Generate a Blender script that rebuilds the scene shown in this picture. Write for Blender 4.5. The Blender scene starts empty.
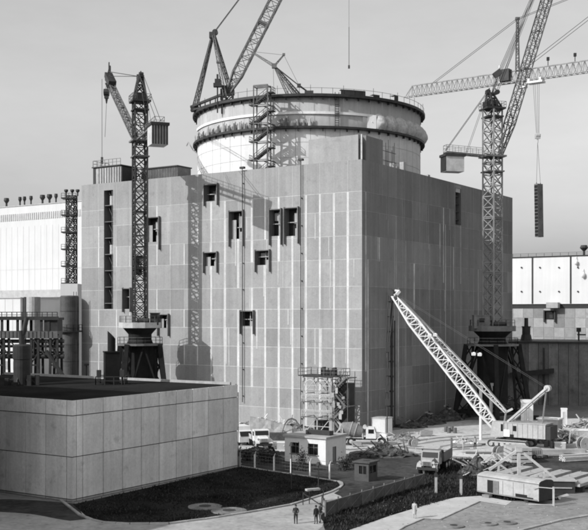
import bpy, bmesh, math, random
from mathutils import Vector, Matrix
random.seed(7)
R = random.Random(11)
S = bpy.context.scene
COL = S.collection
rad = math.radians
# ------------------------------------------------------------------ camera calibration
CX, HY, F, HC = 294.0, 314.0, 1035.0, 19.1
def G(px, py, z=0.0):
    Y = F*(HC-z)/(py-HY); return Vector(((px-CX)/F*Y, Y, z))
def AT(px, py, Y):
    return Vector(((px-CX)/F*Y, Y, HC+(HY-py)/F*Y))
AR = rad(32.95)
uR = Vector((math.sin(AR), math.cos(AR), 0)); uL = Vector((-math.cos(AR), math.sin(AR), 0))
nL = -uR.copy(); nR = -uL.copy()
C0 = Vector(((362-CX)/F*166.5, 166.5, 0))
def FL(l, z, d=0.0): return C0 + uL*l + nL*d + Vector((0, 0, z))
def FR(r, z, d=0.0): return C0 + uR*r + nR*d + Vector((0, 0, z))
def lpx(px):
    k = (px-CX)/F; return (C0.x-k*C0.y)/(k*uL.y-uL.x)
def rpx(px):
    k = (px-CX)/F; return (C0.x-k*C0.y)/(k*uR.y-uR.x)
def zL(px, py): return HC+(HY-py)/F*(C0.y+uL.y*lpx(px))
def zR(px, py): return HC+(HY-py)/F*(C0.y+uR.y*rpx(px))
SUN_H = Vector((.87, .49, 0)).normalized(); SUN_EL = rad(32)

# ------------------------------------------------------------------ materials (all greys: a black and white photograph)
def mat(name, v, rough=.9, var=.12, scale=.35, streak=0.0, bump=.0, fine=.06, metal=0.0, fscale=4.0, spec=.3, blot=0.0):
    m = bpy.data.materials.new(name); m.use_nodes = True
    nt = m.node_tree; N = nt.nodes; L = nt.links
    b = N['Principled BSDF']; b.inputs['Roughness'].default_value = rough
    b.inputs['Metallic'].default_value = metal; b.inputs['Specular IOR Level'].default_value = spec
    tc = N.new('ShaderNodeTexCoord'); oi = N.new('ShaderNodeObjectInfo')
    w = N.new('ShaderNodeMath'); w.operation = 'MULTIPLY'; w.inputs[1].default_value = 40; L.new(oi.outputs['Random'], w.inputs[0])
    def noise(sc, det, mapping=None):
        n = N.new('ShaderNodeTexNoise'); n.noise_dimensions = '4D'
        n.inputs['Scale'].default_value = sc; n.inputs['Detail'].default_value = det; n.inputs['Roughness'].default_value = .6
        if mapping:
            mp = N.new('ShaderNodeMapping'); mp.inputs['Scale'].default_value = mapping
            L.new(tc.outputs['Object'], mp.inputs['Vector']); L.new(mp.outputs[0], n.inputs['Vector'])
        else: L.new(tc.outputs['Object'], n.inputs['Vector'])
        L.new(w.outputs[0], n.inputs['W']); return n.outputs['Fac']
    def lin(src, a, lo=.3, hi=.7):            # noise -> 1-a .. 1+a
        r = N.new('ShaderNodeMapRange'); r.inputs['From Min'].default_value = lo; r.inputs['From Max'].default_value = hi
        r.inputs['To Min'].default_value = 1-a; r.inputs['To Max'].default_value = 1+a; L.new(src, r.inputs['Value']); return r.outputs[0]
    def mul(a, bb):
        x = N.new('ShaderNodeMath'); x.operation = 'MULTIPLY'; L.new(a, x.inputs[0])
        if isinstance(bb, float): x.inputs[1].default_value = bb
        else: L.new(bb, x.inputs[1])
        return x.outputs[0]
    at = N.new('ShaderNodeAttribute'); at.attribute_name = 'tone'
    val = mul(at.outputs['Fac'], float(v))
    if var: val = mul(val, lin(noise(scale, 6), var))
    nf = noise(fscale, 8)
    if fine: val = mul(val, lin(nf, fine))
    if streak: val = mul(val, lin(noise(1.0, 5, (1.1, 1.1, .045)), streak))
    if blot:
        r = N.new('ShaderNodeMapRange'); r.inputs['From Min'].default_value = .56; r.inputs['From Max'].default_value = .7
        r.inputs['To Min'].default_value = 1; r.inputs['To Max'].default_value = 1-blot
        L.new(noise(.9, 7), r.inputs['Value']); val = mul(val, r.outputs[0])
    cb = N.new('ShaderNodeCombineColor')
    for i in range(3): L.new(val, cb.inputs[i])
    L.new(cb.outputs[0], b.inputs['Base Color'])
    if bump:
        bp = N.new('ShaderNodeBump'); bp.inputs['Strength'].default_value = 1; bp.inputs['Distance'].default_value = bump
        L.new(nf, bp.inputs['Height']); L.new(bp.outputs[0], b.inputs['Normal'])
    return m
M = {}
M['panel'] = mat('facade_concrete', .32, .9, .09, .22, .11, .015, .09, blot=.16)
M['panelR'] = mat('facade_concrete_shaded', .205, .9, .10, .2, .13, .01, .06, blot=.14)  # shaded-side copy of the facade concrete, shade put into a lower tone
M['grout'] = mat('pale_grout', .62, .9, .16, .5, .12)
M['groutR'] = mat('pale_grout_shaded', .38, .9, .3, .5, .25)  # same grout toned down for the shaded wall, shade in the colour
M['shell'] = mat('containment_concrete', .68, .9, .07, .25, .08, .01, .05, blot=.12)
M['shell_rough'] = mat('containment_band', .40, .9, .12, .3, .14, .01, .06)
M['white'] = mat('white_cladding', .58, .8, .04, .2, .05, 0, .02)
M['whitepaint'] = mat('white_paint', .78, .6, .06, .6, .04, 0, .05, blot=.15)
M['roof'] = mat('bitumen_roof', .028, 1, .4, .12, 0, .02, .2, blot=.3, spec=0)
M['hall'] = mat('near_hall_panels', .78, .9, .12, .3, .16, .015, .10, blot=.25)
M['joint'] = mat('dark_joint', .05, .95, .2)
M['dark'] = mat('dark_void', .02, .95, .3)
M['steel_d'] = mat('dark_steel', .045, .6, .3, .8, 0, 0, .1, .2)
M['steel_m'] = mat('mid_steel', .15, .6, .3, .8, 0, 0, .1, .2)
M['steel_l'] = mat('pale_steel', .48, .6, .2, .8, 0, 0, .1, .0)
M['steel_p'] = mat('weathered_steel', .26, .6, .3, .8, 0, 0, .1, .1)
M['rope'] = mat('wire_rope', .06, .7, .1)
M['rope_l'] = mat('wire_rope_pale', .13, .7, .1)
M['conc'] = mat('precast_concrete', .40, .9, .14, .7, .05, .01, .1, blot=.2)
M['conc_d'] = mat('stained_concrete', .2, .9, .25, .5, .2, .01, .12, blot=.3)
M['ground'] = mat('dirt', .24, 1, .35, .06, 0, .06, .25, fscale=1.3, blot=.35)
M['sand'] = mat('pale_sand', .53, 1, .2, .12, 0, .09, .24, fscale=1.4, blot=.4)
M['road'] = mat('worn_concrete_road', .40, .95, .34, .16, 0, .03, .2, fscale=1.6, blot=.45)
M['path'] = mat('concrete_path', .5, .95, .12, .3, 0, .02, .10, fscale=2, blot=.2)
M['lawn'] = mat('dark_lawn', .024, 1, .8, .25, 0, .05, .35, fscale=3, spec=0)
M['grass'] = mat('grass_blades', .036, 1, .4, .3, spec=0)
M['dark_ground'] = mat('dark_ground', .07, 1, .4, .2, 0, .05, .3, fscale=1.5, blot=.4, spec=0)  # dark ground tone; under the slabs it holds the gap shade
M['shade_block_dark'] = mat('shade_block_walls', .1, .9, .1, .3, .1)  # dark walls of the added block, to dim the hall side facing it
M['leaf'] = mat('leaves', .035, .9, .5, 1.2, 0, 0, .3)
M['bark'] = mat('bark', .05, 1, .3, 2)
M['rubble'] = mat('rubble', .24, 1, .5, .9, 0, .03, .3)
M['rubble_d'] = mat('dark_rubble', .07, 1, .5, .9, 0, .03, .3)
M['timber'] = mat('timber', .5, .9, .2, 1.2, 0, 0, .15)
M['glass'] = mat('dark_glass', .02, .12, .1, .5, spec=.5)
M['rubber'] = mat('tyre_rubber', .025, .9, .2)
M['skin'] = mat('skin', .22, .6, .05)
M['cloth_d'] = mat('dark_cloth', .03, .95, .2, 3)
M['cloth_l'] = mat('pale_cloth', .42, .95, .08, 3)
M['booth'] = mat('shade_toned_booth', .085, .9, .2, .8, .1, 0, .1, blot=.2)  # boards darkened, the shade on the booth is put into their colour
M['tank'] = mat('tank_paint', .36, .7, .15, .6, .15, 0, .05, blot=.25)
M['white_r'] = mat('bright_white_cladding', .67, .8, .04, .2, .05, 0, .02)
M['slab_d'] = mat('dark_slab_face', .15, .9, .3, .6, .2, .01, .2, blot=.3)
M['steel_k'] = mat('sooty_steel', .018, .8, .3, .8, 0, 0, .1, 0, spec=.15)
M['hair'] = mat('dark_hair', .02, .8, .1)
M['tarp'] = mat('canvas', .5, .95, .15, .8, 0, .03, .1)

# ------------------------------------------------------------------ mesh builder
class MB:
    def __init__(s): s.v = []; s.f = []; s.mi = []; s.t = []; s.m = 0; s.tone = 1.0
    def face(s, idx): s.f.append(idx); s.mi.append(s.m); s.t.append(s.tone)
    def poly(s, pts):
        n = len(s.v); s.v += [Vector(p) for p in pts]; s.face(list(range(n, n+len(pts))))
    def hexa(s, a, b):                      # two quads of 4 points
        n = len(s.v); s.v += [Vector(p) for p in a]+[Vector(p) for p in b]
        for q in ((3, 2, 1, 0), (4, 5, 6, 7), (0, 1, 5, 4), (1, 2, 6, 5), (2, 3, 7, 6), (3, 0, 4, 7)): s.face([n+i for i in q])
    def box(s, c, sx, sy, sz, ux=Vector((1, 0, 0)), uy=None, uz=Vector((0, 0, 1))):   # c = centre of the base
        c = Vector(c); ux = Vector(ux).normalized(); uz = Vector(uz).normalized()
        uy = Vector(uy).normalized() if uy is not None else uz.cross(ux)
        q = [c+ux*(a*sx/2)+uy*(b*sy/2) for a, b in ((-1, -1), (1, -1), (1, 1), (-1, 1))]
        s.hexa(q, [p+uz*sz for p in q])
    def bar(s, p, q, w=.1, h=None):
        s.tube(p, q, w*.7071, w*.7071, 4, True)
    def tube(s, p, q, r0, r1=None, n=8, caps=True):
        p = Vector(p); q = Vector(q); r1 = r0 if r1 is None else r1
        d = (q-p)
        if d.length < 1e-6: return
        d.normalize(); a = Vector((0, 0, 1)) if abs(d.z) < .95 else Vector((1, 0, 0))
        x = d.cross(a).normalized(); y = d.cross(x); k = len(s.v); ph = math.pi/n if n == 4 else 0
        for c, r in ((p, r0), (q, r1)):
            for i in range(n):
                t = 2*math.pi*i/n+ph; s.v.append(c+x*(r*math.cos(t))+y*(r*math.sin(t)))
        for i in range(n): s.face([k+i, k+(i+1) % n, k+n+(i+1) % n, k+n+i])
        if caps: s.face([k+n-1-i for i in range(n)]); s.face([k+n+i for i in range(n)])
    def lathe(s, c, prof, n=24, a0=0.0, a1=2*math.pi, ax=Vector((0, 0, 1)), x=Vector((1, 0, 0))):
        c = Vector(c); ax = Vector(ax).normalized(); x = Vector(x).normalized(); y = ax.cross(x); full = abs(a1-a0-2*math.pi) < 1e-6
        m = n if full else n+1; k = len(s.v)
        for r, z in prof:
            for i in range(m):
                t = a0+(a1-a0)*i/n; s.v.append(c+ax*z+x*(r*math.cos(t))+y*(r*math.sin(t)))
        for j in range(len(prof)-1):
            for i in range(n):
                i2 = (i+1) % m; s.face([k+j*m+i, k+j*m+i2, k+(j+1)*m+i2, k+(j+1)*m+i])
    def prism(s, pts, off):                  # closed polygon extruded by off
        n = len(pts); k = len(s.v); off = Vector(off)
        s.v += [Vector(p) for p in pts]+[Vector(p)+off for p in pts]
        s.face([k+n-1-i for i in range(n)]); s.face([k+n+i for i in range(n)])
        for i in range(n): s.face([k+i, k+(i+1) % n, k+n+(i+1) % n, k+n+i])
    def rock(s, c, r, rnd, flat=.7):
        bm = bmesh.new(); bmesh.ops.create_icosphere(bm, subdivisions=1, radius=1)
        k = len(s.v); ax = [rnd.uniform(.6, 1.3) for _ in range(3)]; ro = Matrix.Rotation(rnd.uniform(0, 6), 3, 'Z')
        for v in bm.verts:
            p = Vector((v.co.x*ax[0], v.co.y*ax[1], v.co.z*ax[2]*flat))*(r*rnd.uniform(.75, 1.2)); s.v.append(Vector(c)+ro @ p)
        for f in bm.faces: s.face([k+v.index for v in f.verts])
        bm.free()
    def ellip(s, c, rx, ry, rz, n=12, m=8):
        k = len(s.v); c = Vector(c)
        for j in range(m+1):
            a = math.pi*j/m
            for i in range(n):
                t = 2*math.pi*i/n; s.v.append(c+Vector((rx*math.sin(a)*math.cos(t), ry*math.sin(a)*math.sin(t), rz*math.cos(a))))
        for j in range(m):
            for i in range(n): s.face([k+j*n+i, k+j*n+(i+1) % n, k+(j+1)*n+(i+1) % n, k+(j+1)*n+i])
    def lattice(s, p, q, w0, w1=None, nb=10, rc=.08, rb=.05, up=Vector((0, 0, 1)), h0=None, h1=None, xb=False, ends=True, rot=0.0):
        p = Vector(p); q = Vector(q); w1 = w0 if w1 is None else w1; h0 = w0 if h0 is None else h0; h1 = w1 if h1 is None else h1
        d = (q-p).normalized(); up = Vector(up)
        if abs(d.dot(up.normalized())) > .97: up = Vector((math.cos(rot), math.sin(rot), 0))
        x = d.cross(up).normalized(); y = x.cross(d).normalized()
        def ring(t):
            c = p.lerp(q, t); w = (w0+(w1-w0)*t)/2; h = (h0+(h1-h0)*t)/2
            return [c+x*(a*w)+y*(b*h) for a, b in ((-1, -1), (1, -1), (1, 1), (-1, 1))]
        rs = [ring(i/nb) for i in range(nb+1)]
        for k in range(4): s.bar(rs[0][k], rs[-1][k], rc*2)
        for i in range(nb+1):
            if i in (0, nb) and not ends: continue
            for k in range(4): s.bar(rs[i][k], rs[i][(k+1) % 4], rb*2)
        for i in range(nb):
            for k in range(4):
                k2 = (k+1) % 4
                if xb or i % 2 == 0: s.bar(rs[i][k], rs[i+1][k2], rb*2)
                if xb or i % 2: s.bar(rs[i][k2], rs[i+1][k], rb*2)
    def rail(s, pts, h=1.0, r=.03, gap=1.8, mid=True, closed=False):
        pts = [Vector(p) for p in pts]
        if closed: pts = pts+[pts[0]]
        Z = Vector((0, 0, 1))
        for a, b in zip(pts, pts[1:]):
            n = max(1, round((b-a).length/gap))
            for i in range(n+1):
                c = a.lerp(b, i/n); s.bar(c, c+Z*h, r*2)
            s.bar(a+Z*h, b+Z*h, r*2)
            if mid: s.bar(a+Z*h*.5, b+Z*h*.5, r*1.6)

def rootof(o):
    while o.parent: o = o.parent
    return o
def build(name, mb, mats, parent=None, world=True, smooth=False, loc=None):
    if not isinstance(mats, (list, tuple)): mats = [mats]
    vs = mb.v; off = None
    if parent is not None and world:
        r = rootof(parent); L = Vector(r.location); ro = Matrix.Rotation(-r.rotation_euler.z, 3, 'Z')
        vs = [ro @ (v-L) for v in vs]
    elif parent is None and world:
        if loc is None:
            xs = [v.x for v in vs]; ys = [v.y for v in vs]; zs = [v.z for v in vs]
            loc = Vector(((min(xs)+max(xs))/2, (min(ys)+max(ys))/2, min(zs)))
        off = Vector(loc); vs = [v-off for v in vs]
    me = bpy.data.meshes.new(name); me.from_pydata([tuple(v) for v in vs], [], mb.f)
    for m in mats: me.materials.append(m)
    me.polygons.foreach_set('material_index', mb.mi)
    a = me.attributes.new('tone', 'FLOAT', 'FACE'); a.data.foreach_set('value', mb.t)
    if smooth: me.polygons.foreach_set('use_smooth', [True]*len(me.polygons))
    me.update()
    o = bpy.data.objects.new(name, me); COL.objects.link(o)
    if parent is not None: o.parent = parent
    elif off is not None: o.location = off
    return o
def tag(o, label, cat, group=None):
    o['label'] = label; o['category'] = cat
    if group: o['group'] = group
    return o
def thing(name, label, cat, loc, rotz=0.0, group=None):
    o = bpy.data.objects.new(name, None); COL.objects.link(o); o.location = Vector(loc); o.rotation_euler = (0, 0, rotz)
    return tag(o, label, cat, group)
def setting(o, kind='structure'): o['kind'] = kind; return o
def dup(root, loc, rotz, label, group=None):
    def cp(o, par):
        c = o.copy(); COL.objects.link(c); c.parent = par
        for ch in [x for x in allobj if x.parent == o]: cp(ch, c)
        return c
    allobj = list(COL.objects)
    c = cp(root, None); c.location = Vector(loc); c.rotation_euler = (0, 0, rotz); c['label'] = label
    if group: c['group'] = group
    return c
Z3 = Vector((0, 0, 1))
# ================================================================== THE REACTOR BUILDING
HT = 44.0; WL = 62.0; WR = 66.0
rb = thing('reactor_building', 'massive square concrete panel reactor block carrying the round ringed containment drum', 'building', C0)
zrows = [0, 3.2, 6.6, 10.0, 13.5, 16.7, 19.9, 23.6, 28.0, 31.8, 35.8, 38.9, HT]
lop = [(205.4, 218, 185, 201, 205.7), (230.4, 243.5, 211.7, 239, 246.5), (270.7, 281.6, 210, 236, 245), (285.6, 298.7, 208.4, 236, 244),
       (204.8, 217.6, 253, 266, 273), (256.5, 270, 251, 265, 272), (241.4, 254, 311.6, 326, 334), (146.5, 159.8, 218, 242, 250),
       (135, 144.5, 256, 275, 280), (124, 131, 289, 309, 312), (159, 169, 315, 328, 336)]
lopen = []
for x0, x1, y0, y1, yf in lop:
    a, b = lpx(x1), lpx(x0); xm = (x0+x1)/2
    lopen.append((a, b, zL(xm, y1), zL(xm, y0), zL(xm, yf)))
slotL = (lpx(113), lpx(104), zL(108, 309), 42.6)
rop = (rpx(455.5), rpx(461), zR(458, 225), zR(458, 185.5))
def wall(mb, P, ue, ze, holes, tone):
    us = sorted(set(list(ue)+[h[0] for h in holes]+[h[1] for h in holes])); zs = sorted(set(list(ze)+[h[2] for h in holes]+[h[3] for h in holes]))
    for a, b in zip(us, us[1:]):
        for c, d in zip(zs, zs[1:]):
            um, zm = (a+b)/2, (c+d)/2
            if any(h[0] < um < h[1] and h[2] < zm < h[3] for h in holes): continue
            i = max(k for k in range(len(ue)) if ue[k] <= um); j = max(k for k in range(len(ze)) if ze[k] <= zm)
            mb.tone = tone(i, j); mb.poly([P(a, c), P(b, c), P(b, d), P(a, d)])
    mb.tone = 1.0
ue = [0, 2.6, 5.25, 7.9, 10.6, 13.3, 16.1, 18.9, 21.7, 24.6, 27.5, 30.5, 33.5, 36.6, 39.8, 43.0, 46.3, 49.6, 53, 57.5, WL]
rt = random.Random(3); tl = {}
def toneL(i, j):
    if j == len(zrows)-2: k = (i//2, j)
    elif i >= 13: k = (i//(1 if i % 3 else 2), j)
    else: k = (i, j)
    if k not in tl:
        v = rt.gauss(1, .05)
        if j == len(zrows)-2: v = rt.gauss(.93, .015)
        elif j == len(zrows)-3: v = rt.gauss(1.10 if i > 9 else .97, .05)
        elif i >= 12: v = rt.gauss(.97, .09)
        tl[k] = max(.78, min(1.2, v))
    return tl[k]
mb = MB()
holesL = [o[:4] for o in lopen]+[slotL]
wall(mb, lambda u, z: FL(u, z), ue, zrows, holesL, toneL)
mb.m = 1
def clear(u, z0, z1, holes, pad=.35):
    segs = [(z0, z1)]
    for h in holes:
        if h[0]-pad < u < h[1]+pad:
            ns = []
            for a, b in segs:
                if h[3] <= a or h[2] >= b: ns.append((a, b)); continue
                if a < h[2]-.02: ns.append((a, h[2]))
                if b > h[3]+.02: ns.append((h[3], b))
            segs = ns
    return segs
rs = random.Random(5)
for i, u in enumerate(ue[1:-1]):
    bw_ = rs.uniform(.24, .44); bt_n = rs.uniform(.84, 1.04); bo_ = rs.uniform(-.05, .05)   # pale vertical grouted joints, brighter to the right
    k = 1.0 if u < 31 else .45
    for a, b in zip(zrows, zrows[1:]):
        if b > 38.95 or (a > 36 and rs.random() < .6) or rs.random() < (.04 if u < 31 else .5): 
            w = .07; mb.tone = .7
        else:
            w = bw_*rs.uniform(.85, 1.12)*k+.05; mb.tone = bt_n*rs.uniform(.9, 1.06)
        for c, d in clear(u, a+.03, b-.03, holesL): mb.box(FL(u+bo_+rs.uniform(-.012, .012), c), w, .024, d-c, uL)
    if u < 31:                                          # mortar runs beside the joint
        for _ in range(3):
            q = u+rs.uniform(-1.1, 1.1); zt = rs.choice(zrows[3:11]); zb = zt-rs.uniform(2.5, 9)
            mb.tone = rs.uniform(.68, .84)
            for c, d in clear(q, max(.3, zb), zt, holesL): mb.box(FL(q, c), rs.uniform(.08, .3), .012, d-c, uL)
for z in zrows[1:-1]:
    cuts = sorted([(h[0], h[1]) for h in holesL if h[2] < z < h[3]]); a = 0.05
    for h in cuts+[(WL, WL)]:
        mb.tone = .82 if z > 20 else .95
        if h[0] > a: mb.box((FL(a, z-.035)+FL(h[0], z-.035))/2, h[0]-a, .03, .07, uL)
        a = h[1]
build('panel_wall', mb, [M['panel'], M['grout']], rb)
# right hand (shaded) wall
mb = MB(); ur = [0, 3, 6, 9, 12, 15, 18, 21, 24, 27, 30, 33, 36, 39, 42, 45, 48, 51, 54, 57, 60, 63, WR]; tr = {}
def toneR(i, j):
    k = (i//2 if j > 8 else i//3, j)
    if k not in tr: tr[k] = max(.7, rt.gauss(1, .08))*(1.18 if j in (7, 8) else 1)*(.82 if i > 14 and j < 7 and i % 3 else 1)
    return tr[k]
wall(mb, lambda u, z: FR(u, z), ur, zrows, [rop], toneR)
mb.m = 1
for u in ur[1:-1]:
    for a, b in zip(zrows, zrows[1:]):
        mb.tone = rs.uniform(.6, 1.0)
        for c, d in clear(u, a+.03, b-.03, [rop]): mb.box(FR(u, c), .09, .012, d-c, uR)
for k in range(52):
    q = rs.uniform(1, 40) if k < 40 else rs.uniform(40, 64); zt = rs.choice([38.9, 38.9, 38.9, 35.8, 31.8, 23.6, 28]); zb = max(.5, zt-rs.choice([4, 8, 14, 22, 34]))
    if q > 40: zt = min(zt, 28); zb = max(zb, 4)
    mb.tone = rs.uniform(.75, 1.5)
    for c, d in clear(q, min(zb, zt-2), zt, [rop]): mb.box(FR(q, c), rs.choice([.05, .08, .08, .1, .16, .2, .5]), .014+.0005*k, d-c, uR)
for z in zrows[1:-1]:
    mb.m = 1; mb.tone = .9
    for a, b in ((.03, rop[0]), (rop[1], WR)) if rop[2] < z < rop[3] else ((.03, WR),): mb.box((FR(a, z-.03)+FR(b, z-.03))/2, b-a, .05, .05, uR)
mb.m = 0; mb.tone = 1
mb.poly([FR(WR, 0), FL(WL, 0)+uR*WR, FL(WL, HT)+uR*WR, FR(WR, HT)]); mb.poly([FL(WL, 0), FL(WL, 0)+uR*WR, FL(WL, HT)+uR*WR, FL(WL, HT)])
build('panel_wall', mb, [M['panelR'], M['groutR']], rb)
mb = MB(); z = HT-.55
mb.poly([FL(.3, z)+uR*.3, FL(.3, z)+uR*(WR-.3), FL(WL-.3, z)+uR*(WR-.3), FL(WL-.3, z)+uR*.3])
build('roof', mb, M['roof'], rb)
mb = MB()                                               # parapet: four butted pieces
e = .3
for a, b, c, d in ((0, WL, .001, e), (0, WL, WR-e, WR-.001)):
    mb.hexa([FL(a, z-.3)+uR*c, FL(b, z-.3)+uR*c, FL(b, z-.3)+uR*d, FL(a, z-.3)+uR*d], [FL(a, HT)+uR*c, FL(b, HT)+uR*c, FL(b, HT)+uR*d, FL(a, HT)+uR*d])
for a, b in ((.001, e), (WL-e, WL-.001)):
    mb.hexa([FL(a, z-.3)+uR*e, FL(b, z-.3)+uR*e, FL(b, z-.3)+uR*(WR-e), FL(a, z-.3)+uR*(WR-e)], [FL(a, HT)+uR*e, FL(b, HT)+uR*e, FL(b, HT)+uR*(WR-e), FL(a, HT)+uR*(WR-e)])
build('parapet', mb, M['panel'], rb)
# windows: deep recess, projecting steel jambs, broken boarding inside
for n, (a, b, z0, z1, zf) in enumerate(lopen):
    mb = MB(); D = 1.1
    for q in ([FL(a, z0), FL(a, z1), FL(a, z1, -D), FL(a, z0, -D)], [FL(b, z0), FL(b, z1), FL(b, z1, -D), FL(b, z0, -D)],
              [FL(a, z0), FL(b, z0), FL(b, z0, -D), FL(a, z0, -D)], [FL(a, z1), FL(b, z1), FL(b, z1, -D), FL(a, z1, -D)]):
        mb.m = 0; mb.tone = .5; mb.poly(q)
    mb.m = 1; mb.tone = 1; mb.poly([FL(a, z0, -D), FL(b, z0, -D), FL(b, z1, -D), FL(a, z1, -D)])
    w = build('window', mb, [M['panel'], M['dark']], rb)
    mb = MB(); zf = min(zf, z0-.5)
    for u in (a-.07, b+.07): mb.box(FL(u, zf, .25), .12, .5, z1+.25-zf, uL)
    mb.box(FL((a+b)/2, z1+.02, .2), b-a-.02, .4, .14, uL)
    build('jamb', mb, M['steel_m'], w)
    mb = MB(); mb.tone = .9; h = z1-z0; wd = b-a
    cw = a+wd*rs.uniform(.3, .5)
    mb.box(FL(cw, z0, -.75), .16, .12, h*.95, uL); mb.box(FL((a+b)/2, z0+h*rs.uniform(.4, .6), -.6), wd*.96, .1, .14, uL)
    mb.box(FL(a+wd*.2, z0, -.5), wd*.36, .08, h*rs.uniform(.25, .45), uL)
    if n % 3 == 1: mb.box(FL(b-wd*.2, z0+.02, -.35), wd*.34, .06, h*.7, uL)
    if n % 3 == 2: mb.box(FL(a+wd*.5, z1-h*.4, -.95), wd*.8, .06, h*.3, uL)
    if h > 4: mb.box(FL(a+wd*.3, z0+h*.45, -.8), wd*.4, .08, h*.4, uL)
    build('boarding', mb, M['conc'], w)
def slot(P, U, s, D, name):
    a, b, z0, z1 = s; mb = MB(); mb.tone = .6
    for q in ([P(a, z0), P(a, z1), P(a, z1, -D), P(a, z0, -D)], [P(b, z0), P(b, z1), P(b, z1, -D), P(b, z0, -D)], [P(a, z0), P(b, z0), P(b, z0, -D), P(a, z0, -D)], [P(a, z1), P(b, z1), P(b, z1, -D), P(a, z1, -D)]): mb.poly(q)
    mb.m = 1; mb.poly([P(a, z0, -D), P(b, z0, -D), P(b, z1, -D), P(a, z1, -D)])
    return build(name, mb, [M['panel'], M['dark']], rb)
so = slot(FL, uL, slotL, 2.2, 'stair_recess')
mb = MB(); a, b, z0, z1 = slotL; k = 0; zz = z0+1
while zz < z1-1:
    mb.tone = .25; mb.box(FL((a+b)/2, zz, -1.1), b-a-.05, 1.9, .16, uL)
    mb.tone = .12; mb.bar(FL(a+.4, zz+.1, -.9), FL(b-.4, min(zz+3, z1), -.9), .14); mb.tone = .9
    if k in (3, 6, 8, 9): mb.box(FL(a+.75, zz+.2, -.6), 1.1, .12, 1.7, uL)
    zz += 3.1; k += 1
mb.tone = .3; mb.bar(FL(a+.5, z0, -.3), FL(a+.5, z1, -.3), .12)
build('stair_landing', mb, M['steel_l'], so)
so2 = slot(FR, uR, rop, 1.5, 'stair_recess')
mb = MB(); a, b, z0, z1 = rop; mb.tone = .12
for k in range(5): mb.box(FR((a+b)/2, z0+1+k*1.5, -.9), b-a-.1, 1, .12, uR)
mb.tone = 1; mb.box(FR((a+b)/2+.2, z1-1.3, -.2), b-a-.5, .1, 1.0, uR)
build('stair_landing', mb, M['steel_l'], so2)
# raised corner block with its dark end slot
mb = MB(); la, lb = lpx(358.2), lpx(308.6); zt = 48.05; rd = rpx(383)
q = [FL(la, HT), FL(lb, HT), FL(lb, HT)+uR*rd, FL(la, HT)+uR*rd]
mb.hexa(q, [p+Z3*(zt-HT) for p in q])
build('corner_block', mb, M['panel'], rb)
mb = MB(); mb.m = 0
q = [FL(.02, HT)+uR*1.4, FL(la-.02, HT)+uR*1.4, FL(la-.02, HT)+uR*rd, FL(.02, HT)+uR*rd]
mb.hexa(q, [p+Z3*(zt-HT) for p in q])
rc_ = build('corner_recess', mb, M['panelR'], rb)
mb = MB(); mb.box(FL(.12, HT, -.12), .22, .22, 4.05, uL); build('corner_post', mb, M['steel_l'], rb)
mb = MB(); mb.box(FL(.55, HT, -.5), .5, .4, 3.4, uL); build('duct', mb, M['steel_d'], rb)
for px, y0, y1 in ((243.6, 169, 402), (302, 161, 425)):
    mb = MB(); l = lpx(px); mb.tube(FL(l, zL(px, y1), .35), FL(l, zL(px, y0)+.2, .35), .07, .07, 8)
    for k in range(9): z = zL(px, y1)+k*4.6+1; mb.box(FL(l, z, .18), .2, .34, .12, uL)
    mb.box(FL(l, zL(px, y0), .35), .9, .5, .35, uL)
    build('downpipe', mb, M['steel_d'], rb)
# containment drum
cc = Vector((3.0, 211.0, 0)); RC = 22.6; NS = 128
mb = MB(); mb.lathe(cc, [(RC, 40), (RC, 53.1)], NS); mb.m = 1; mb.lathe(cc, [(RC+.05, 53.1), (RC+.05, 58.6), (RC-1.5, 58.6)], NS)
mb.m = 0; mb.lathe(cc, [(RC-1.5, 58.6), (RC-1.5, 57.0), (.01, 57.0)], NS)
for k in range(NS): mb.tone = 1
ct = build('containment_shell', mb, [M['shell'], M['shell_rough']], rb, smooth=True)
for p in ct.data.polygons: p.use_smooth = abs(p.normal.z) < .3
rg = random.Random(9)
a_at = lambda px: math.asin(max(-1, min(1, (math.atan((px-CX)/F)-math.atan(cc.x/cc.y))*cc.length/RC)))-math.pi/2   # azimuth seen at a column
def onr(a, r, z): return cc+Vector((r*math.cos(a), r*math.sin(a), z))
for z0, z1, r in ((58.62, 59.1, RC+.95), (52.85, 53.25, RC+.9)):
    mb = MB(); mb.lathe(cc, [(RC-.8, z0), (r, z0), (r, z1), (RC-.8, z1)], NS)
    for k in range(NS//2): 
        a = k*2*math.pi/(NS//2); mb.box(onr(a, RC+.45, z0-.5), .5, .12, .5, Vector((math.cos(a), math.sin(a), 0)))
    build('ring_beam', mb, M['steel_d'], ct)
mb = MB(); mb.lathe(cc, [(RC+.05, 55.5), (RC+.3, 55.5), (RC+.3, 55.95), (RC+.05, 55.95)], NS, a_at(200), a_at(366)); build('light_band', mb, M['whitepaint'], ct)
mb = MB()                                                 # lift joints of the drum lining
for k in range(26):
    a = -math.pi+k*math.pi/26; mb.tone = .85; mb.box(onr(a, RC-.02, 44), .07, .06, 9, Vector((-math.sin(a), math.cos(a), 0))); 
    mb.tone = 1.0; mb.box(onr(a+.03, RC+.03, 53.3), .16, .06, 5.2, Vector((-math.sin(a), math.cos(a), 0)))
for z in (47.6, 50.4): mb.lathe(cc, [(RC, z), (RC+.03, z), (RC+.03, z+.06), (RC, z+.06)], NS)
build('lining_joint', mb, M['shell_rough'], ct)
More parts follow.
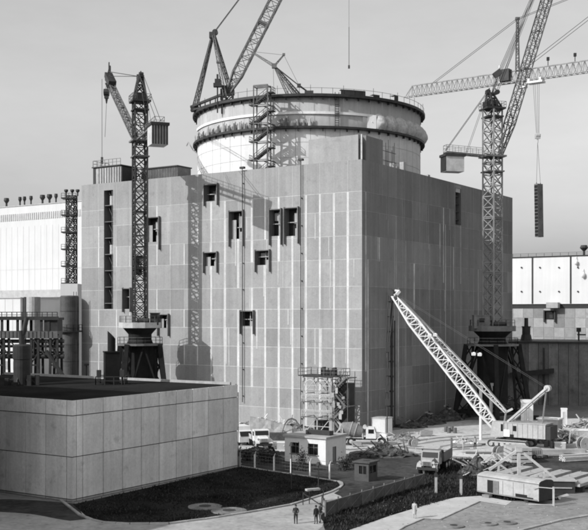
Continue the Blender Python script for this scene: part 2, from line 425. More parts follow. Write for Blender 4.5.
for k in range(22):                                       # tendon anchors on the lower ring, sunny side
    px = 199+k*5.2
    if 262 < px < 282: continue
    a = a_at(px); mb = MB(); t = Vector((-math.sin(a), math.cos(a), 0)); hh = rg.uniform(1.0, 1.7); c = onr(a, RC+.5, 53.25)
    mb.tube(c, c+Z3*hh*.55, .36, .30, 10); mb.tube(c+Z3*hh*.55, c+Z3*hh, .17, .12, 8); mb.box(c+t*.35, .16, .14, hh*1.15, t)
    build('tendon_anchor', mb, M['steel_m'] if k % 3 else M['conc'], ct, smooth=False)
eb = [a_at(px) for px in (366, 377, 387.5, 397.5, 406.5, 413.5, 417.6)]; eb.append(eb[-1]+.09)
for k in range(7):                                        # canvas sheeting draped over the anchor heads, shaded side
    mb = MB(); n, m_ = 12, 9; a0, a1 = eb[k], eb[k+1]; bl_ = rg.uniform(.85, 1.15); sk = rg.uniform(-.25, .25); wv = [rg.uniform(-.09, .09) for _ in range((n+1)*(m_+1))]
    for j_ in range(m_+1):
        f = j_/m_; z = 53.2+3.35*f-.25*f*f
        for i_ in range(n+1):
            u = i_/n; uu = min(1, max(0, u+sk*f*math.sin(math.pi*u))); b_ = (math.sin(math.pi*uu)**.55)*(1-f**1.6)**.6*(.55+.45*min(1, f*3.5))
            zz = z-(.5*(1-math.sin(math.pi*u))*f)
            mb.v.append(onr(a0+(a1-a0)*u, RC+.12+1.6*bl_*b_+wv[j_*(n+1)+i_]*(.3+b_), zz))
    for j_ in range(m_):
        for i_ in range(n): mb.tone = rg.uniform(.85, 1.1); q_ = j_*(n+1)+i_; mb.face([q_, q_+1, q_+n+2, q_+n+1])
    build('tarpaulin_cover', mb, M['tarp'], ct, smooth=True)
mb = MB(); a = a_at(363.5); mb.box(onr(a, RC+.42, 53.3), 1.7, .1, 2.5, Vector((-math.sin(a-.4), math.cos(a-.4), 0))); mb.bar(onr(a, RC, 54.5), onr(a, RC+.6, 54.5), .1)
build('white_board', mb, M['whitepaint'], ct)
mb = MB(); pts = [onr(-math.pi*2*k/72, RC+.7, 59.1) for k in range(72)]
for k, p in enumerate(pts):
    h = 1.1+(.5 if k % 3 == 0 else 0); mb.bar(p, p+Z3*h, .07); mb.bar(p+Z3*1.05, pts[(k+1) % 72]+Z3*1.05, .05)
build('guard_rail', mb, M['steel_d'], ct)
for px0, px1, h in ((335, 357, .9), (384, 388, 1.0), (364, 370, .5)):
    mb = MB(); a0, a1 = a_at(px0), a_at(px1); mb.lathe(cc, [(RC-.6, 59.1), (RC+.7, 59.1), (RC+.7, 59.1+h), (RC-.6, 59.1+h)], 8, a0, a1)
    build('toe_board', mb, M['steel_d'], ct)
mb = MB(); a = a_at(332); t = Vector((-math.sin(a), math.cos(a), 0))
for s_ in (-.35, .35): mb.bar(onr(a, RC+.45, 53.3)+t*s_, onr(a, RC+.45, 59.5)+t*s_, .12)
for k in range(14): mb.bar(onr(a, RC+.45, 53.5+k*.42)-t*.35, onr(a, RC+.45, 53.5+k*.42)+t*.35, .09)
build('ladder', mb, M['steel_d'], ct)
mb = MB(); p = AT(193, 150, 209); 
mb.bar(p, p+Vector((-.9, 0, 1.6)), .22); mb.bar(p+Vector((-.9, 0, 1.6)), p+Vector((-1.3, 0, .8)), .2); mb.bar(p+Vector((1.2, 0, -1)), p, .2)
mb.bar(p+Vector((1.2, 0, -1)), p+Vector((3.2, 1, -.6)), .25)
build('davit', mb, M['steel_l'], ct)
mb = MB()
for k in range(9):                                        # starter bars on the roof by the corner block
    p = FR(rpx(383)+1.0+k*.75, HT-.1, -1.2-.15*(k % 3)); mb.bar(p, p+Z3*rg.uniform(3.2, 5.2), .09)
for zz in (45.2, 46.8): mb.bar(FR(rpx(383)+.8, zz, -1.3), FR(rpx(383)+7.2, zz, -1.3), .07)
o = build('starter_bar', mb, M['steel_d'], rb)
mb = MB()
for px, d, h in ((399, -1.2, 1.0), (404, -1.6, .7), (408, -1, 1.6), (437, -2, .8), (507, -3, .9)):
    mb.box(FR(rpx(px), HT-.55, d), .9, .8, .55+h, uR)
build('roof_upstand', mb, M['conc'], rb)
# ================================================================== roof sheds on the reactor block
zr = HT-.55
def lbox(mb, l0, l1, d0, d1, z0, z1, P=FL):
    q = [P(l0, z0, d0), P(l1, z0, d0), P(l1, z0, d1), P(l0, z0, d1)]
    mb.hexa(q, [p+Z3*(z1-z0) for p in q])
la, lb = lpx(114), lpx(86.5); zt = 47.3
rsd = thing('roof_shed', 'pale open-ended shed standing on the reactor roof edge under the hook of the lattice crane', 'shed', FL((la+lb)/2, zr, -3))
mb = MB(); lbox(mb, la, lb-.6, -2.2, -1.9, zr, zt)
for k in range(9): mb.tone = rg.uniform(.75, 1.05); l = la+.3+k*(lb-la-1.2)/9; lbox(mb, l, l+.42, -1.88, -1.7, zr+.1, zt-.1)
build('front_wall', mb, M['conc'], rsd)
mb = MB(); lbox(mb, lb-.6, lb, -6.5, -1.8, zr, zt+.1); lbox(mb, la, lb-.6, -6.5, -6.2, zr, zt); lbox(mb, la, la+.3, -6.2, -2.2, zr, zt)
build('side_wall', mb, M['steel_d'], rsd)
mb = MB(); lbox(mb, la-.2, lb+.2, -6.7, -1.6, zt+.1, zt+.3); build('roof', mb, M['steel_d'], rsd)
mb = MB(); mb.rail([FL(la, zt+.3, -1.8), FL(lb, zt+.3, -1.8), FL(lb, zt+.3, -6.3)], 1.2, .04, 1.0); build('guard_rail', mb, M['steel_m'], rsd)
la, lb = lpx(150), lpx(113)
s2 = thing('ribbed_container', 'dark ribbed container on the reactor roof beside the pale open-ended shed', 'container', FL((la+lb)/2, zr, -9))
mb = MB(); lbox(mb, la, lb, -12, -8, zr, 47.3)
for k in range(22): l = la+.2+k*(lb-la-.4)/22; lbox(mb, l, l+.12, -7.995, -7.88, zr+.1, 47.2)
build('body', mb, M['steel_m'], s2)
mb = MB(); lbox(mb, la-.15, lb+.15, -12.2, -7.7, 47.3, 47.5); build('roof', mb, M['steel_d'], s2)

# ================================================================== tower cranes
def tower_crane(base, sc, mrot, mw, zdl, zdu, zfoot, ztop, zhead, cdir, clen, box, jtip, jw, label, cabin):
    b = Vector(base); o = thing('tower_crane', label, 'crane', b, 0, 'lattice tower cranes on dark portal bases')
    cs = [Vector((math.cos(AR*0+mrot+math.pi/4+k*math.pi/2), math.sin(mrot+math.pi/4+k*math.pi/2), 0)) for k in range(4)]
    for k in range(4):                                     # splayed portal legs with their own lattice
        mb = MB(); p = b+cs[k]*(6.3*sc)+Z3*.6; q = b+cs[k]*(4.4*sc)+Z3*zdl; mb.bar(p, q, .75)
        p2 = b+cs[k]*(4.0*sc)+Z3*.6; q2 = b+cs[k]*(3.2*sc)+Z3*zdl; mb.bar(p2, q2, .4)
        for i in range(5): mb.bar(p.lerp(q, i/5), p2.lerp(q2, (i+1)/5), .22); mb.bar(p2.lerp(q2, i/5), p.lerp(q, (i+1)/5), .22)
        mb.box(p-Z3*.6, 2.6*sc, 1.0, .75, uL); lg = build('portal_leg', mb, M['steel_k'], o)
    mb = MB()
    for k in range(4):
        p, q = b+cs[k]*(6.0*sc)+Z3*1.4, b+cs[(k+1) % 4]*(6.0*sc)+Z3*1.4; mb.bar(p, q, .5)
        m = b+(cs[k]+cs[(k+1) % 4])*(2.3*sc)+Z3*(zdl-.3); mb.bar(p, m, .28); mb.bar(q, m, .28)
    build('portal_brace', mb, M['steel_k'], o)
    mb = MB(); mb.lathe(b, [(.01, 3.0), (2.6*sc, 3.0), (2.6*sc, zdl-.3), (.01, zdl-.3)], 8, ); build('ballast_box', mb, M['steel_k'], o)
    mb = MB(); mb.lathe(b, [(.01, zdl-.25), (4.35*sc, zdl-.25), (4.35*sc, zdl+.08), (.01, zdl+.08)], 20); dk = build('deck', mb, M['steel_m'], o)
    mb = MB(); mb.rail([b+Vector((4.2*sc*math.cos(t*.3142), 4.2*sc*math.sin(t*.3142), zdl+.08)) for t in range(20)], 1.1, .03, 1.4, True, True); build('guard_rail', mb, M['steel_m'], dk)
    mb = MB(); mb.lathe(b, [(2.5*sc, zdl+.08), (2.2*sc, zdl+.8), (2.2*sc, zdu-1.6), (3.2*sc, zdu-.55), (3.7*sc, zdu-.5)], 20); build('slewing_drum', mb, M['steel_k'], o)
    for k in range(8):
        t = k*math.pi/4+.2
    mb = MB(); mb.lathe(b, [(.01, zdu-.5), (3.95*sc, zdu-.5), (3.95*sc, zdu+.45), (3.8*sc, zdu+.45), (3.8*sc, zdu), (.01, zdu)], 10, mrot); dk = build('deck', mb, M['steel_l'] if cabin == 0 else M['steel_m'], o)
    mb = MB(); mb.rail([b+Vector((3.85*sc*math.cos(t*.628+mrot), 3.85*sc*math.sin(t*.628+mrot), zdu+.45)) for t in range(10)], 1.1, .03, 1.3, True, True); build('guard_rail', mb, M['steel_m'], dk)
    mb = MB(); c = b+Vector((-2.2*sc, -1.5*sc, zdu)) if cabin else b+Vector((2.9*sc, -.6*sc, zdu))
    mb.box(c, 2.6*sc if cabin else 1.4, 2.0, 2.3 if cabin else 2.0); mb.m = 1; mb.box(c+Vector((0, -1.01, 1.1)), 1.0, .04, .7); mb.m = 0; mb.box(c+Z3*(2.3 if cabin else 2.0), 2.9 if cabin else 1.6, 2.3, .12)
    build('winch_house', mb, [M['conc_d'] if cabin else M['steel_d'], M['glass']], o)
    mb = MB()
    mb.box(b+Vector((1.0*sc, -2.2*sc, zdu)), 1.2, 1.0, 1.1); mb.tube(b+Vector((-.2, -2.4*sc, zdu+.7)), b+Vector((1.9, -2.4*sc, zdu+.7)), .5, .5, 12)
    build('winch', mb, M['steel_d'], o)
    nb = 20
    mb = MB(); mb.lattice(b+Z3*zdu, b+Z3*ztop, mw, mw, nb, .13, .07, xb=True, rot=mrot); 
    for i in range(0, nb, 5): mb.box(b+Z3*(zdu+(ztop-zdu)*i/nb+(.2 if i else 1.5)), mw*1.08, mw*1.08, .14, Vector((math.cos(mrot), math.sin(mrot), 0)))
    for i in range(2, nb, 5):
        zz = zdu+(ztop-zdu)*i/nb; mb.bar(b+Vector((.5, .4, zz)), b+Vector((-.5, -.3, zz+4)), .13)
    build('mast', mb, M['steel_d'] if cabin == 0 else M['steel_p'], o)
    cd = Vector(cdir).normalized(); sd = Z3.cross(cd)
    mb = MB(); mb.lattice(b+Z3*ztop, b+Z3*zhead+cd*(.5), mw, .7, 3, .13, .08, xb=True, rot=mrot)
    mb.box(b+Z3*(ztop-.15), mw*1.5, mw*1.5, .3, cd); mb.box(b+Z3*(ztop-1.6), mw*1.25, mw*1.25, .25, cd); mb.box(b+Z3*(ztop+.2)+cd*.4, mw*.9, mw*.8, 1.1, cd)
    mb.box(b+Z3*(zhead-.2)+cd*.2, 2.2, .9, .3, cd)
    for k in (-1, 1):
        mb.tube(b+Z3*(zhead+.25)+cd*(.9*k)+sd*.35, b+Z3*(zhead+.25)+cd*(.9*k)-sd*.35, .42, .42, 12); mb.bar(b+Z3*zhead+cd*(.9*k), b+Z3*(zhead+.9)+cd*(.6*k), .16)
    mb.rail([b+Z3*(ztop+.15)+cd*(mw*.75)+sd*(mw*.75), b+Z3*(ztop+.15)-cd*(mw*.75)+sd*(mw*.75), b+Z3*(ztop+.15)-cd*(mw*.75)-sd*(mw*.75), b+Z3*(ztop+.15)+cd*(mw*.75)-sd*(mw*.75)], 1.0, .03, .9, True, True)
    build('mast_head', mb, M['steel_d'], o)
    # counter jib and its ballast house
    mb = MB(); e = b+Z3*(zfoot+.4)+cd*clen
    for s_ in (-.8, .8): mb.bar(b+Z3*zfoot+cd*(mw/2)+sd*s_, e+sd*s_, .28)
    for k in range(7): p = (b+Z3*zfoot+cd*(mw/2)).lerp(e, k/6); mb.bar(p-sd*.8, p+sd*.8, .14)
    mb.box(b+Z3*(zfoot-.2), mw*1.6, mw*1.5, .3, cd); mb.box(b+Z3*(zfoot-2.9), mw*1.35, mw*1.3, .22, cd)
    for s_ in (-.8, .8): mb.rail([b+Z3*(zfoot+.15)+cd*(mw/2)+sd*s_, e+Z3*.15+sd*s_], 1.15, .03, 1.1)
    mb.rail([e+Z3*.15+sd*.8, e+Z3*.15-sd*.8], 1.15, .03, 1.1)
    build('counter_jib', mb, M['steel_m'], o)
    bl, bw, bh, bt = box; c = b+cd*(clen-bl*.42); mb = MB(); mb.tone = 1
    mb.box(Vector((c.x, c.y, bt-bh)), bl, bw, bh, cd)
    mb.m = 1; mb.tone = 1
    for k in range(6):
        p = Vector((c.x, c.y, bt-bh+.05))+cd*(bl/2+.05)+sd*(bw*(k/5-.5)*.86); mb.box(p, .1, .27, bh-.1, cd)
    mb.box(Vector((c.x, c.y, bt)), bl+.5, bw+.4, .45, cd)
    build('counterweight', mb, [M['steel_l'], M['steel_d']], o)
    # luffing jib
    foot = b+Z3*(zfoot-.3)-cd*(mw/2+.1); tip = Vector(jtip); d = (tip-foot); Lg = d.length; d.normalize()
    k1, k2 = foot+d*(Lg*.14), foot+d*(Lg*.9); mb = MB()
    mb.lattice(foot, k1, .5, jw, 3, .1, .06); mb.lattice(k1, k2, jw, jw, max(8, int(Lg*.76/1.5)), .09, .045); mb.lattice(k2, tip, jw, .6, 3, .1, .06)
    for k in range(5): mb.box(k1.lerp(k2, (k+.5)/5), jw*1.15, .25, .2, Z3.cross(d).normalized())
    build('jib', mb, M['steel_m'], o)
    hup = d.cross(Z3.cross(d)).normalized(); hup = hup if hup.z > 0 else -hup; side = Z3.cross(d).normalized()
    mb = MB(); mb.box(tip-d*2.4+hup*.3, 5.2, 1.5, 1.0, d, side, hup); mb.bar(tip-d*2.6, tip+hup*2.9-d*.6, .35); mb.bar(tip+d*.6, tip+hup*2.9-d*.6, .3); mb.bar(tip+hup*1.9, tip+hup*1.9-d*.2+Z3*1.6, .2)
    for k in (-.9, -.1, .8): mb.tube(tip+d*k-hup*.1+side*.4, tip+d*k-hup*.1-side*.4, .6, .6, 12)
    mb.bar(tip-d*3.5, tip-d*1.0-hup*2.0, .3); mb.bar(tip+d*.6, tip-d*1.0-hup*2.0, .3); mb.box(tip-d*2.8-hup*.5, 2.4, 1.6, .2, d, side, hup)
    build('jib_head', mb, M['steel_d'], o)
    mb = MB(); hd = b+Z3*(zhead+.3)
    for s_ in (-.35, .35):
        mb.tube(hd-cd*.9+side*s_, tip+hup*1.7-d*.6+side*s_, .045, .045, 5); mb.tube(hd-cd*.9+side*s_, tip-d*1.5+hup*1.1+side*s_, .035, .035, 5)
        mb.tube(hd+cd*.9+sd*s_, e+sd*s_+Z3*.2, .05, .05, 5); mb.tube(hd+cd*.9+sd*s_, b.lerp(e, .55)+Z3*0+Vector((0, 0, zfoot*.45+.3))+sd*s_, .035, .035, 5)
    build('stay_rope', mb, M['rope'], o)
    return o, tip
# left crane, jib pointing away over the roof
lsh = lpx(195); ps = FL(lsh, 0); t0 = 0
k = (140-CX)/F; t0 = (ps.x-k*ps.y)/(SUN_H.x-k*SUN_H.y); cb1 = ps-SUN_H*t0
jd = Vector((-.36, .93, 0)); tip1 = cb1+jd*30; tip1 = AT(108, 79, tip1.y)
c1, tip1 = tower_crane(cb1, .92, .36, 2.15, 13.9, 17.2, 49.2, 56.0, 60.3, (.36, -.93, 0), 14.2, (3.0, 2.7, 3.1, 49.5), tip1, 1.0,
    'tower crane before the sunlit facade, its jib pointing away over the roof shed', 0)
mb = MB(); hk = AT(106.5, 94, tip1.y+.3)
for s_ in (-.3, .3): mb.tube(tip1+Vector((s_, .3, -.4)), hk+Vector((s_*.6, 0, .6)), .045, .045, 5)
mb.tube(hk+Vector((-.5, 0, .3)), hk+Vector((.5, 0, .3)), .75, .75, 10); mb.box(hk-Z3*.9, .8, .7, 1.2); mb.tube(hk-Z3*.9, hk-Z3*1.9, .3, .12, 8); mb.tube(hk-Z3*1.8, AT(105, 137, hk.y), .04, .04, 5)
build('hook_block', mb, M['steel_d'], c1)
mb = MB(); p = tip1+Vector((-1.2, 0, 0)); mb.tube(p, Vector((p.x, p.y, 49.5)), .05, .05, 5); mb.box(Vector((p.x, p.y, 49.2)), .4, .4, 1.4); mb.tube(Vector((p.x, p.y, 49.2)), Vector((p.x, p.y, 47.7)), .03, .03, 5)
build('hoist_rope', mb, M['rope'], c1)
# right crane, steep jib leaving the picture
cb2 = AT(492.5, 314, 188); cb2.z = 0
tip2 = AT(571, -82, 193)
c2, tip2 = tower_crane(cb2, 1.08, rad(41), 2.45, 13.6, 16.5, 47.7, 56.3, 59.2, (-.97, -.24, 0), 9.2, (3.4, 2.6, 2.7, 47.3), tip2, 1.5,
    'tower crane before the shaded facade, its steep jib rising out of the picture', 1)
mb = MB(); blk = AT(499, 73, 188.6); mb.box(blk-Z3*.5, 1.5, .9, 1.0, Vector((.8, 0, .6)), Vector((0, 1, 0)), Vector((-.6, 0, .8)))
hd = cb2+Z3*59.4
for s_ in (-.35, -.1, .12, .36): mb.tube(blk+Vector((s_, s_, 0)), tip2+Vector((s_-1, 0, -1)), .045, .045, 5); mb.tube(hd+Vector((s_*.5, s_, 0)), blk+Vector((s_, 0, 0)), .05, .05, 5)
build('luffing_tackle', mb, M['rope'], c2)

# hammerhead crane: its tower stands outside the picture, its jib crosses the sky
ja = AT(405, 91.5, 205); jb = AT(588, 65.5, 183.5); jb.z = ja.z = 63.0; jd3 = (jb-ja).normalized(); tw = jb+jd3*13; tw.z = 0
hc = thing('hammerhead_crane', 'long level lattice jib with stays crossing the sky, lifting a slab on ropes', 'crane', tw)
mb = MB(); mb.lattice(tw, tw+Z3*62, 2.4, 2.4, 26, .12, .06, xb=True, rot=.3); mb.lattice(tw+Z3*62, tw+Z3*79, 2.2, .5, 7, .12, .06, xb=True, rot=.3); mb.box(tw, 7, 7, 1.0)
build('tower', mb, M['steel_m'], hc)
zj = 62.0; a0 = Vector((ja.x, ja.y, zj)); b0 = Vector((tw.x, tw.y, zj)); sd3 = Z3.cross(jd3); mb = MB()
for s_ in (-.7, .7): mb.bar(a0+sd3*s_, b0+sd3*s_, .13)
st = a0+Z3*2.1+jd3*1.6; mb.bar(st, b0+Z3*2.1, .16); mb.bar(a0, st, .14)
n = 46; Lj = (b0-a0).length
for i in range(n):
    p, q = a0+jd3*(Lj*i/n), a0+jd3*(Lj*(i+1)/n); t_ = a0+jd3*(Lj*(i+.5)/n)+Z3*2.1
    if i > 0:
        for s_ in (-.7, .7): mb.bar(p+sd3*s_, t_, .07); mb.bar(q+sd3*s_, t_, .07)
    mb.bar(p+sd3*.7, p-sd3*.7, .08); mb.bar(p+sd3*.7, q-sd3*.7, .07)
mb.rail([a0+sd3*.7+Z3*1.2+jd3*1.5, b0+sd3*.7+Z3*1.2], .95, .025, 1.3, False)
build('jib', mb, M['steel_p'], hc)
mb = MB(); cj = b0+jd3*13
for s_ in (-.7, .7): mb.bar(b0+sd3*s_, cj+sd3*s_, .2)
for k in range(8): p = b0.lerp(cj, k/7); mb.bar(p+sd3*.7, p-sd3*.7, .1)
mb.bar(tw+Z3*78.6, cj, .12); build('counter_jib', mb, M['steel_p'], hc)
mb = MB(); mb.box(cj-jd3*2-Z3*2.6, 3.4, 1.3, 2.6, jd3); build('counterweight', mb, M['conc'], hc)
def onj(px):                                              # point of the jib seen at a column
    k = (px-CX)/F; t = (a0.x-k*a0.y)/(k*jd3.y-jd3.x); return a0+jd3*t
mb = MB(); p = onj(517.5); sp = Vector((p.x, p.y, HC+(HY-19)/F*p.y)); mb.lattice(p+Z3*2, sp, .6, .35, 8, .07, .04); mb.box(sp-Z3*.2, .8, .6, .5); build('stay_post', mb, M['steel_m'], hc)
mb = MB(); p = onj(506); mb.box(p+Z3*.3-sd3*.2, 1.9, 1.5, 2.2, jd3); mb.m = 1; mb.box(p+Z3*.1-jd3*1.3, .18, .2, 3.4, jd3); mb.m = 0; mb.box(onj(500)+Z3*1.6, 1.2, 1.0, .8, jd3)
build('winch', mb, [M['steel_d'], M['whitepaint']], hc)
mb = MB(); ap = tw+Z3*79
for s_ in (-.3, .3):
    p = onj(434); mb.tube(p+Z3*2.1+sd3*s_, sp+sd3*s_, .045, .045, 5); mb.tube(sp+sd3*s_, ap+sd3*s_, .045, .045, 5)
    p = onj(523); mb.tube(p+Z3*2.2+sd3*s_*2, ap+sd3*s_*2+Z3*.2, .05, .05, 5)
build('stay_rope', mb, M['rope'], hc)
mb = MB()
for px in (548, 575): mb = MB(); p = onj(px)+Z3*2.1; mb.bar(p, p+Z3*1.1, .12); mb.box(p+Z3*1.0, .45, .4, .6); build('lamp', mb, M['steel_d'], hc)
tr_ = onj(536); mb = MB(); mb.box(tr_-Z3*.75, 3.0, 1.7, .35, jd3)
for s_ in (-1.1, 1.1): mb.box(tr_-Z3*.5+jd3*s_, .4, 1.8, .6, jd3)
mb.box(tr_-Z3*1.3-jd3*2.6, 1.6, .9, .3, jd3)
build('trolley', mb, M['whitepaint'], hc)
hk = Vector((tr_.x+.3, tr_.y, HC+(HY-137)/F*tr_.y)); mb = MB()
for s_ in (-.55, -.2, .25, .6): mb.tube(tr_+jd3*s_-Z3*.6, hk+jd3*(s_*.45)+Z3*.5, .03, .03, 5)
build('hoist_rope', mb, M['rope'], hc)
mb = MB(); mb.box(hk-Z3*.3, 1.0, .5, .8); mb.tube(hk+Vector((-.35, 0, .3)), hk+Vector((.35, 0, .3)), .45, .45, 10); mb.tube(hk-Z3*.3, hk-Z3*1.1, .16, .1, 8); build('hook_block', mb, M['steel_l'], hc)
pt = AT(538.5, 184, tr_.y); pb = AT(539.3, 237, tr_.y); L_ = (pt-pb).length
sl = thing('hanging_slab', 'long dark-edged concrete slab hanging upright from the hook in the sky', 'slab', pb)
up_ = (pt-pb).normalized(); fx = Vector((.80, .60, 0)); fx = (fx-up_*fx.dot(up_)).normalized(); fy = up_.cross(fx)
mb = MB(); mb.box(pb, 1.5, .75, L_, fx, fy, up_); mb.m = 1
for k in range(15): mb.box(pb+up_*(.12+k*L_/15.4)-fx*.76, .05, .72, .5, fx, fy, up_)
mb.m = 0; build('slab', mb, [M['slab_d'], M['dark']], sl)
mb = MB()
for s_ in (-.55, .55): mb.tube(pt+fx*s_, hk-Z3*1.0, .03, .03, 5); mb.box(pt+fx*s_, .12, .12, .25)
build('sling', mb, M['rope'], sl)

# ================================================================== derrick cranes on the drum
zt0 = 59.1
bf = AT(228, 93, 196); ap = AT(212.5, 36, 197); bk = AT(195, 107, 204); bt_ = AT(349, -145, 196)
dc = thing('derrick_crane', 'big derrick crane with a long lattice boom planted on the rim of the drum', 'crane', Vector((bf.x, bf.y, zt0-2.1)))
mb = MB(); d = (bt_-bf).normalized(); L_ = (bt_-bf).length
mb.lattice(bf, bf+d*4, .7, 1.9, 3, .13, .07, up=Vector((0, 1, 0))); mb.lattice(bf+d*4, bf+d*(L_-5), 1.9, 1.9, 24, .12, .055, up=Vector((0, 1, 0))); mb.lattice(bf+d*(L_-5), bt_, 1.9, .6, 3, .12, .06, up=Vector((0, 1, 0)))
for k in (14.6, 29): mb.box(bf+d*k, 2.2, 2.1, .35, d.cross(Vector((0, 1, 0))), Vector((0, 1, 0)), d)
build('boom', mb, M['steel_m'], dc)
for a, bq in ((ap, bk), (ap+Vector((.3, .3, 0)), AT(231, 93, 200)), (ap+Vector((.2, -.3, 0)), AT(225, 97, 195))):
    mb = MB(); mb.lattice(a, bq, .35, .75 if bq is bk else .55, 10, .09, .03); mb.box(a.lerp(bq, .45), .8, .8, .3); build('a_frame_leg', mb, M['steel_m'], dc)
mb = MB(); mb.bar(bk+Vector((-.8, 0, 0)), AT(226, 93, 197), .45); mb.bar(bk+Vector((-.8, 0, -.7)), AT(226, 100, 197), .3)
for k in range(6): p = bk.lerp(AT(226, 93, 197), k/6); mb.bar(p, p-Z3*.9, .2)
mb.box(bk-Z3*.9, 1.6, 1.4, .9); mb.bar(bk-Z3*.9, Vector((bk.x+2, bk.y, 59.0)), .3)
build('base_beam', mb, M['steel_d'], dc)
mb = MB(); c = AT(227.5, 96, 196.5); mb.box(c+Z3*.3, 2.6, 2.0, .9); mb.lattice(Vector((c.x, c.y, 57.0)), c+Z3*.3, 2.0, 2.0, 2, .14, .09, xb=True); mb.tube(c+Vector((-1, -.6, 1.4)), c+Vector((1, -.6, 1.4)), .5, .5, 12); mb.box(c+Z3*1.2+Vector((0, .4, 0)), 1.8, 1.0, .8)
build('winch_house', mb, M['steel_d'], dc)
mb = MB(); mb.box(ap-Z3*.4, 1.2, .9, 1.1); mb.tube(ap+Vector((.5, -.4, .7)), ap+Vector((.5, .4, .7)), .55, .55, 12)
for s_ in (-.5, -.2, .1, .45): mb.tube(ap+Vector((.5, s_, .9)), bt_+Vector((-1, s_, -1)), .035, .035, 5)
mb.tube(bt_, AT(349, 30, bt_.y), .03, .03, 5); mb.tube(AT(349, 27, bt_.y), AT(349, 66, bt_.y), .06, .06, 5); mb.box(AT(349, 68.5, bt_.y), .35, .3, .6)
build('boom_rope', mb, M['rope'], dc)
mb = MB(); p = AT(217.5, 100, 195); p.z = 57; q = AT(217.5, 86, 195); mb.bar(p, q, .25); mb.bar(p+Vector((.9, 0, 0)), q+Vector((.9, 0, -1)), .15); mb.box(q-Z3*.2, 1.5, 1.0, .7); mb.box(q+Z3*.5, 1.0, .7, .8); mb.bar(q+Z3*1.2, q+Z3*2.2, .35)
fl = build('floodlight_mast', mb, M['steel_d']); tag(fl, 'short dark floodlight mast on the drum rim between the legs of the big derrick', 'floodlight')
j = AT(274.3, 66, 190); dq = thing('derrick_crane', 'small derrick crane with a thin jib on the drum rim behind the zigzag stair tower', 'crane', Vector((AT(293, 96, 190).x, 190, zt0-.1)))
mb = MB()
for px, py, Y in ((288, 95.5, 190), (294.5, 95.5, 190), (299.5, 95, 191)): mb.lattice(j, AT(px, py, Y), .25, .45, 9, .06, .025)
mb.box(AT(294, 96.5, 190.5)-Z3*.3, 3.4, 2.2, .5); build('mast_leg', mb, M['steel_m'], dq)
mb = MB(); e = AT(251, 51.5, 191); mb.lattice(j, e, .45, .2, 8, .06, .03); s_ = AT(283.8, 55, 190); mb.lattice(j, s_, .25, .15, 4, .05, .03); mb.box(j-Z3*.4, .9, .8, .8); mb.box(s_-Z3*.1, .5, .4, .4)
build('jib', mb, M['steel_m'], dq)
mb = MB(); w_ = AT(299, 85.5, 190); mb.tube(e, s_, .03, .03, 5); mb.tube(s_, w_, .03, .03, 5); mb.tube(j, w_, .14, .10, 6); mb.tube(w_, AT(311, 94, 191), .18, .1, 6); mb.box(w_-Z3*.3, .7, .6, .6); mb.tube(j+Vector((-.2, 0, 0)), AT(273.8, 88, 190), .03, .03, 5); mb.box(AT(309, 95.5, 190), 1.6, 1.2, .8)
build('back_stay', mb, M['rope'], dq)

# stair tower in front of the drum
a = a_at(271.5); ctr = onr(a, RC+3.4, 0); tx = Vector((-math.sin(a), math.cos(a), 0)); tx = -tx if tx.x < 0 else tx; ty = Z3.cross(tx)
stt = thing('stair_tower', 'zigzag steel stair tower climbing the front of the containment drum', 'stair tower', Vector((ctr.x, ctr.y, zr)))
W_ = 2.7; zt_ = HC+(HY-86)/F*ctr.y; mb = MB()
for sx in (-1, 1):
    for sy in (-1, 1): p = ctr+tx*(sx*W_/2)+ty*(sy*.8); mb.bar(p+Z3*zr, p+Z3*zt_, .22)
n = 5; dz = (60.0-zr)/n
for k in range(n+1):
    for s_ in (-1, 1):
        mb.bar(ctr+tx*(-W_/2)+ty*(s_*.8)+Z3*(zr+k*dz), ctr+tx*(W_/2)+ty*(s_*.8)+Z3*(zr+k*dz), .14); mb.bar(ctr+tx*(s_*W_/2)+ty*.8+Z3*(zr+k*dz), ctr+tx*(s_*W_/2)-ty*.8+Z3*(zr+k*dz), .14)
    mb.bar(ctr+tx*(W_/2)-ty*.8+Z3*(zr+k*dz), ctr+tx*(W_/2)+ty*.8+Z3*(min(zt_, zr+(k+1)*dz)), .1)
for s_ in (-1, 1): mb.bar(ctr+tx*(-W_/2)+ty*(s_*.8)+Z3*zt_, ctr+tx*(W_/2)+ty*(s_*.8)+Z3*zt_, .2); 
build('frame', mb, M['steel_m'], stt)
for k in range(n):
    mb = MB(); z0 = zr+k*dz; A_ = ctr+tx*(-1.3)+Z3*(z0+.2); B_ = ctr+tx*(1.3)+Z3*(z0+dz*.62)
    for s_ in (-.55, .55): mb.bar(A_+ty*s_, B_+ty*s_, .3)
    for i in range(9): mb.box(A_.lerp(B_, i/9), .25, 1.1, .06, tx)
    mb.box(ctr+tx*1.75+Z3*(z0+dz*.62), 1.1, 1.6, .16, tx); mb.box(ctr-tx*1.75+Z3*z0, 1.1, 1.6, .16, tx)
    mb.rail([ctr+tx*2.2+ty*.75+Z3*(z0+dz*.62), ctr+tx*2.2-ty*.75+Z3*(z0+dz*.62)], 1, .04, .8); mb.rail([ctr-tx*2.2+ty*.75+Z3*z0, ctr-tx*2.2-ty*.75+Z3*z0], 1, .04, .8); mb.rail([A_-ty*.55, B_-ty*.55], 1, .035, 1.0)
    build('stair_flight', mb, M['steel_d'], stt)
mb = MB()
for k in (1, 3, 4): p = ctr+Z3*(zr+k*dz); mb.bar(p+ty*.8, onr(a, RC, zr+k*dz), .15); mb.bar(p+ty*.8+tx*W_/2, onr(a, RC, zr+k*dz)+tx*W_/2, .15)
build('wall_tie', mb, M['steel_m'], stt)
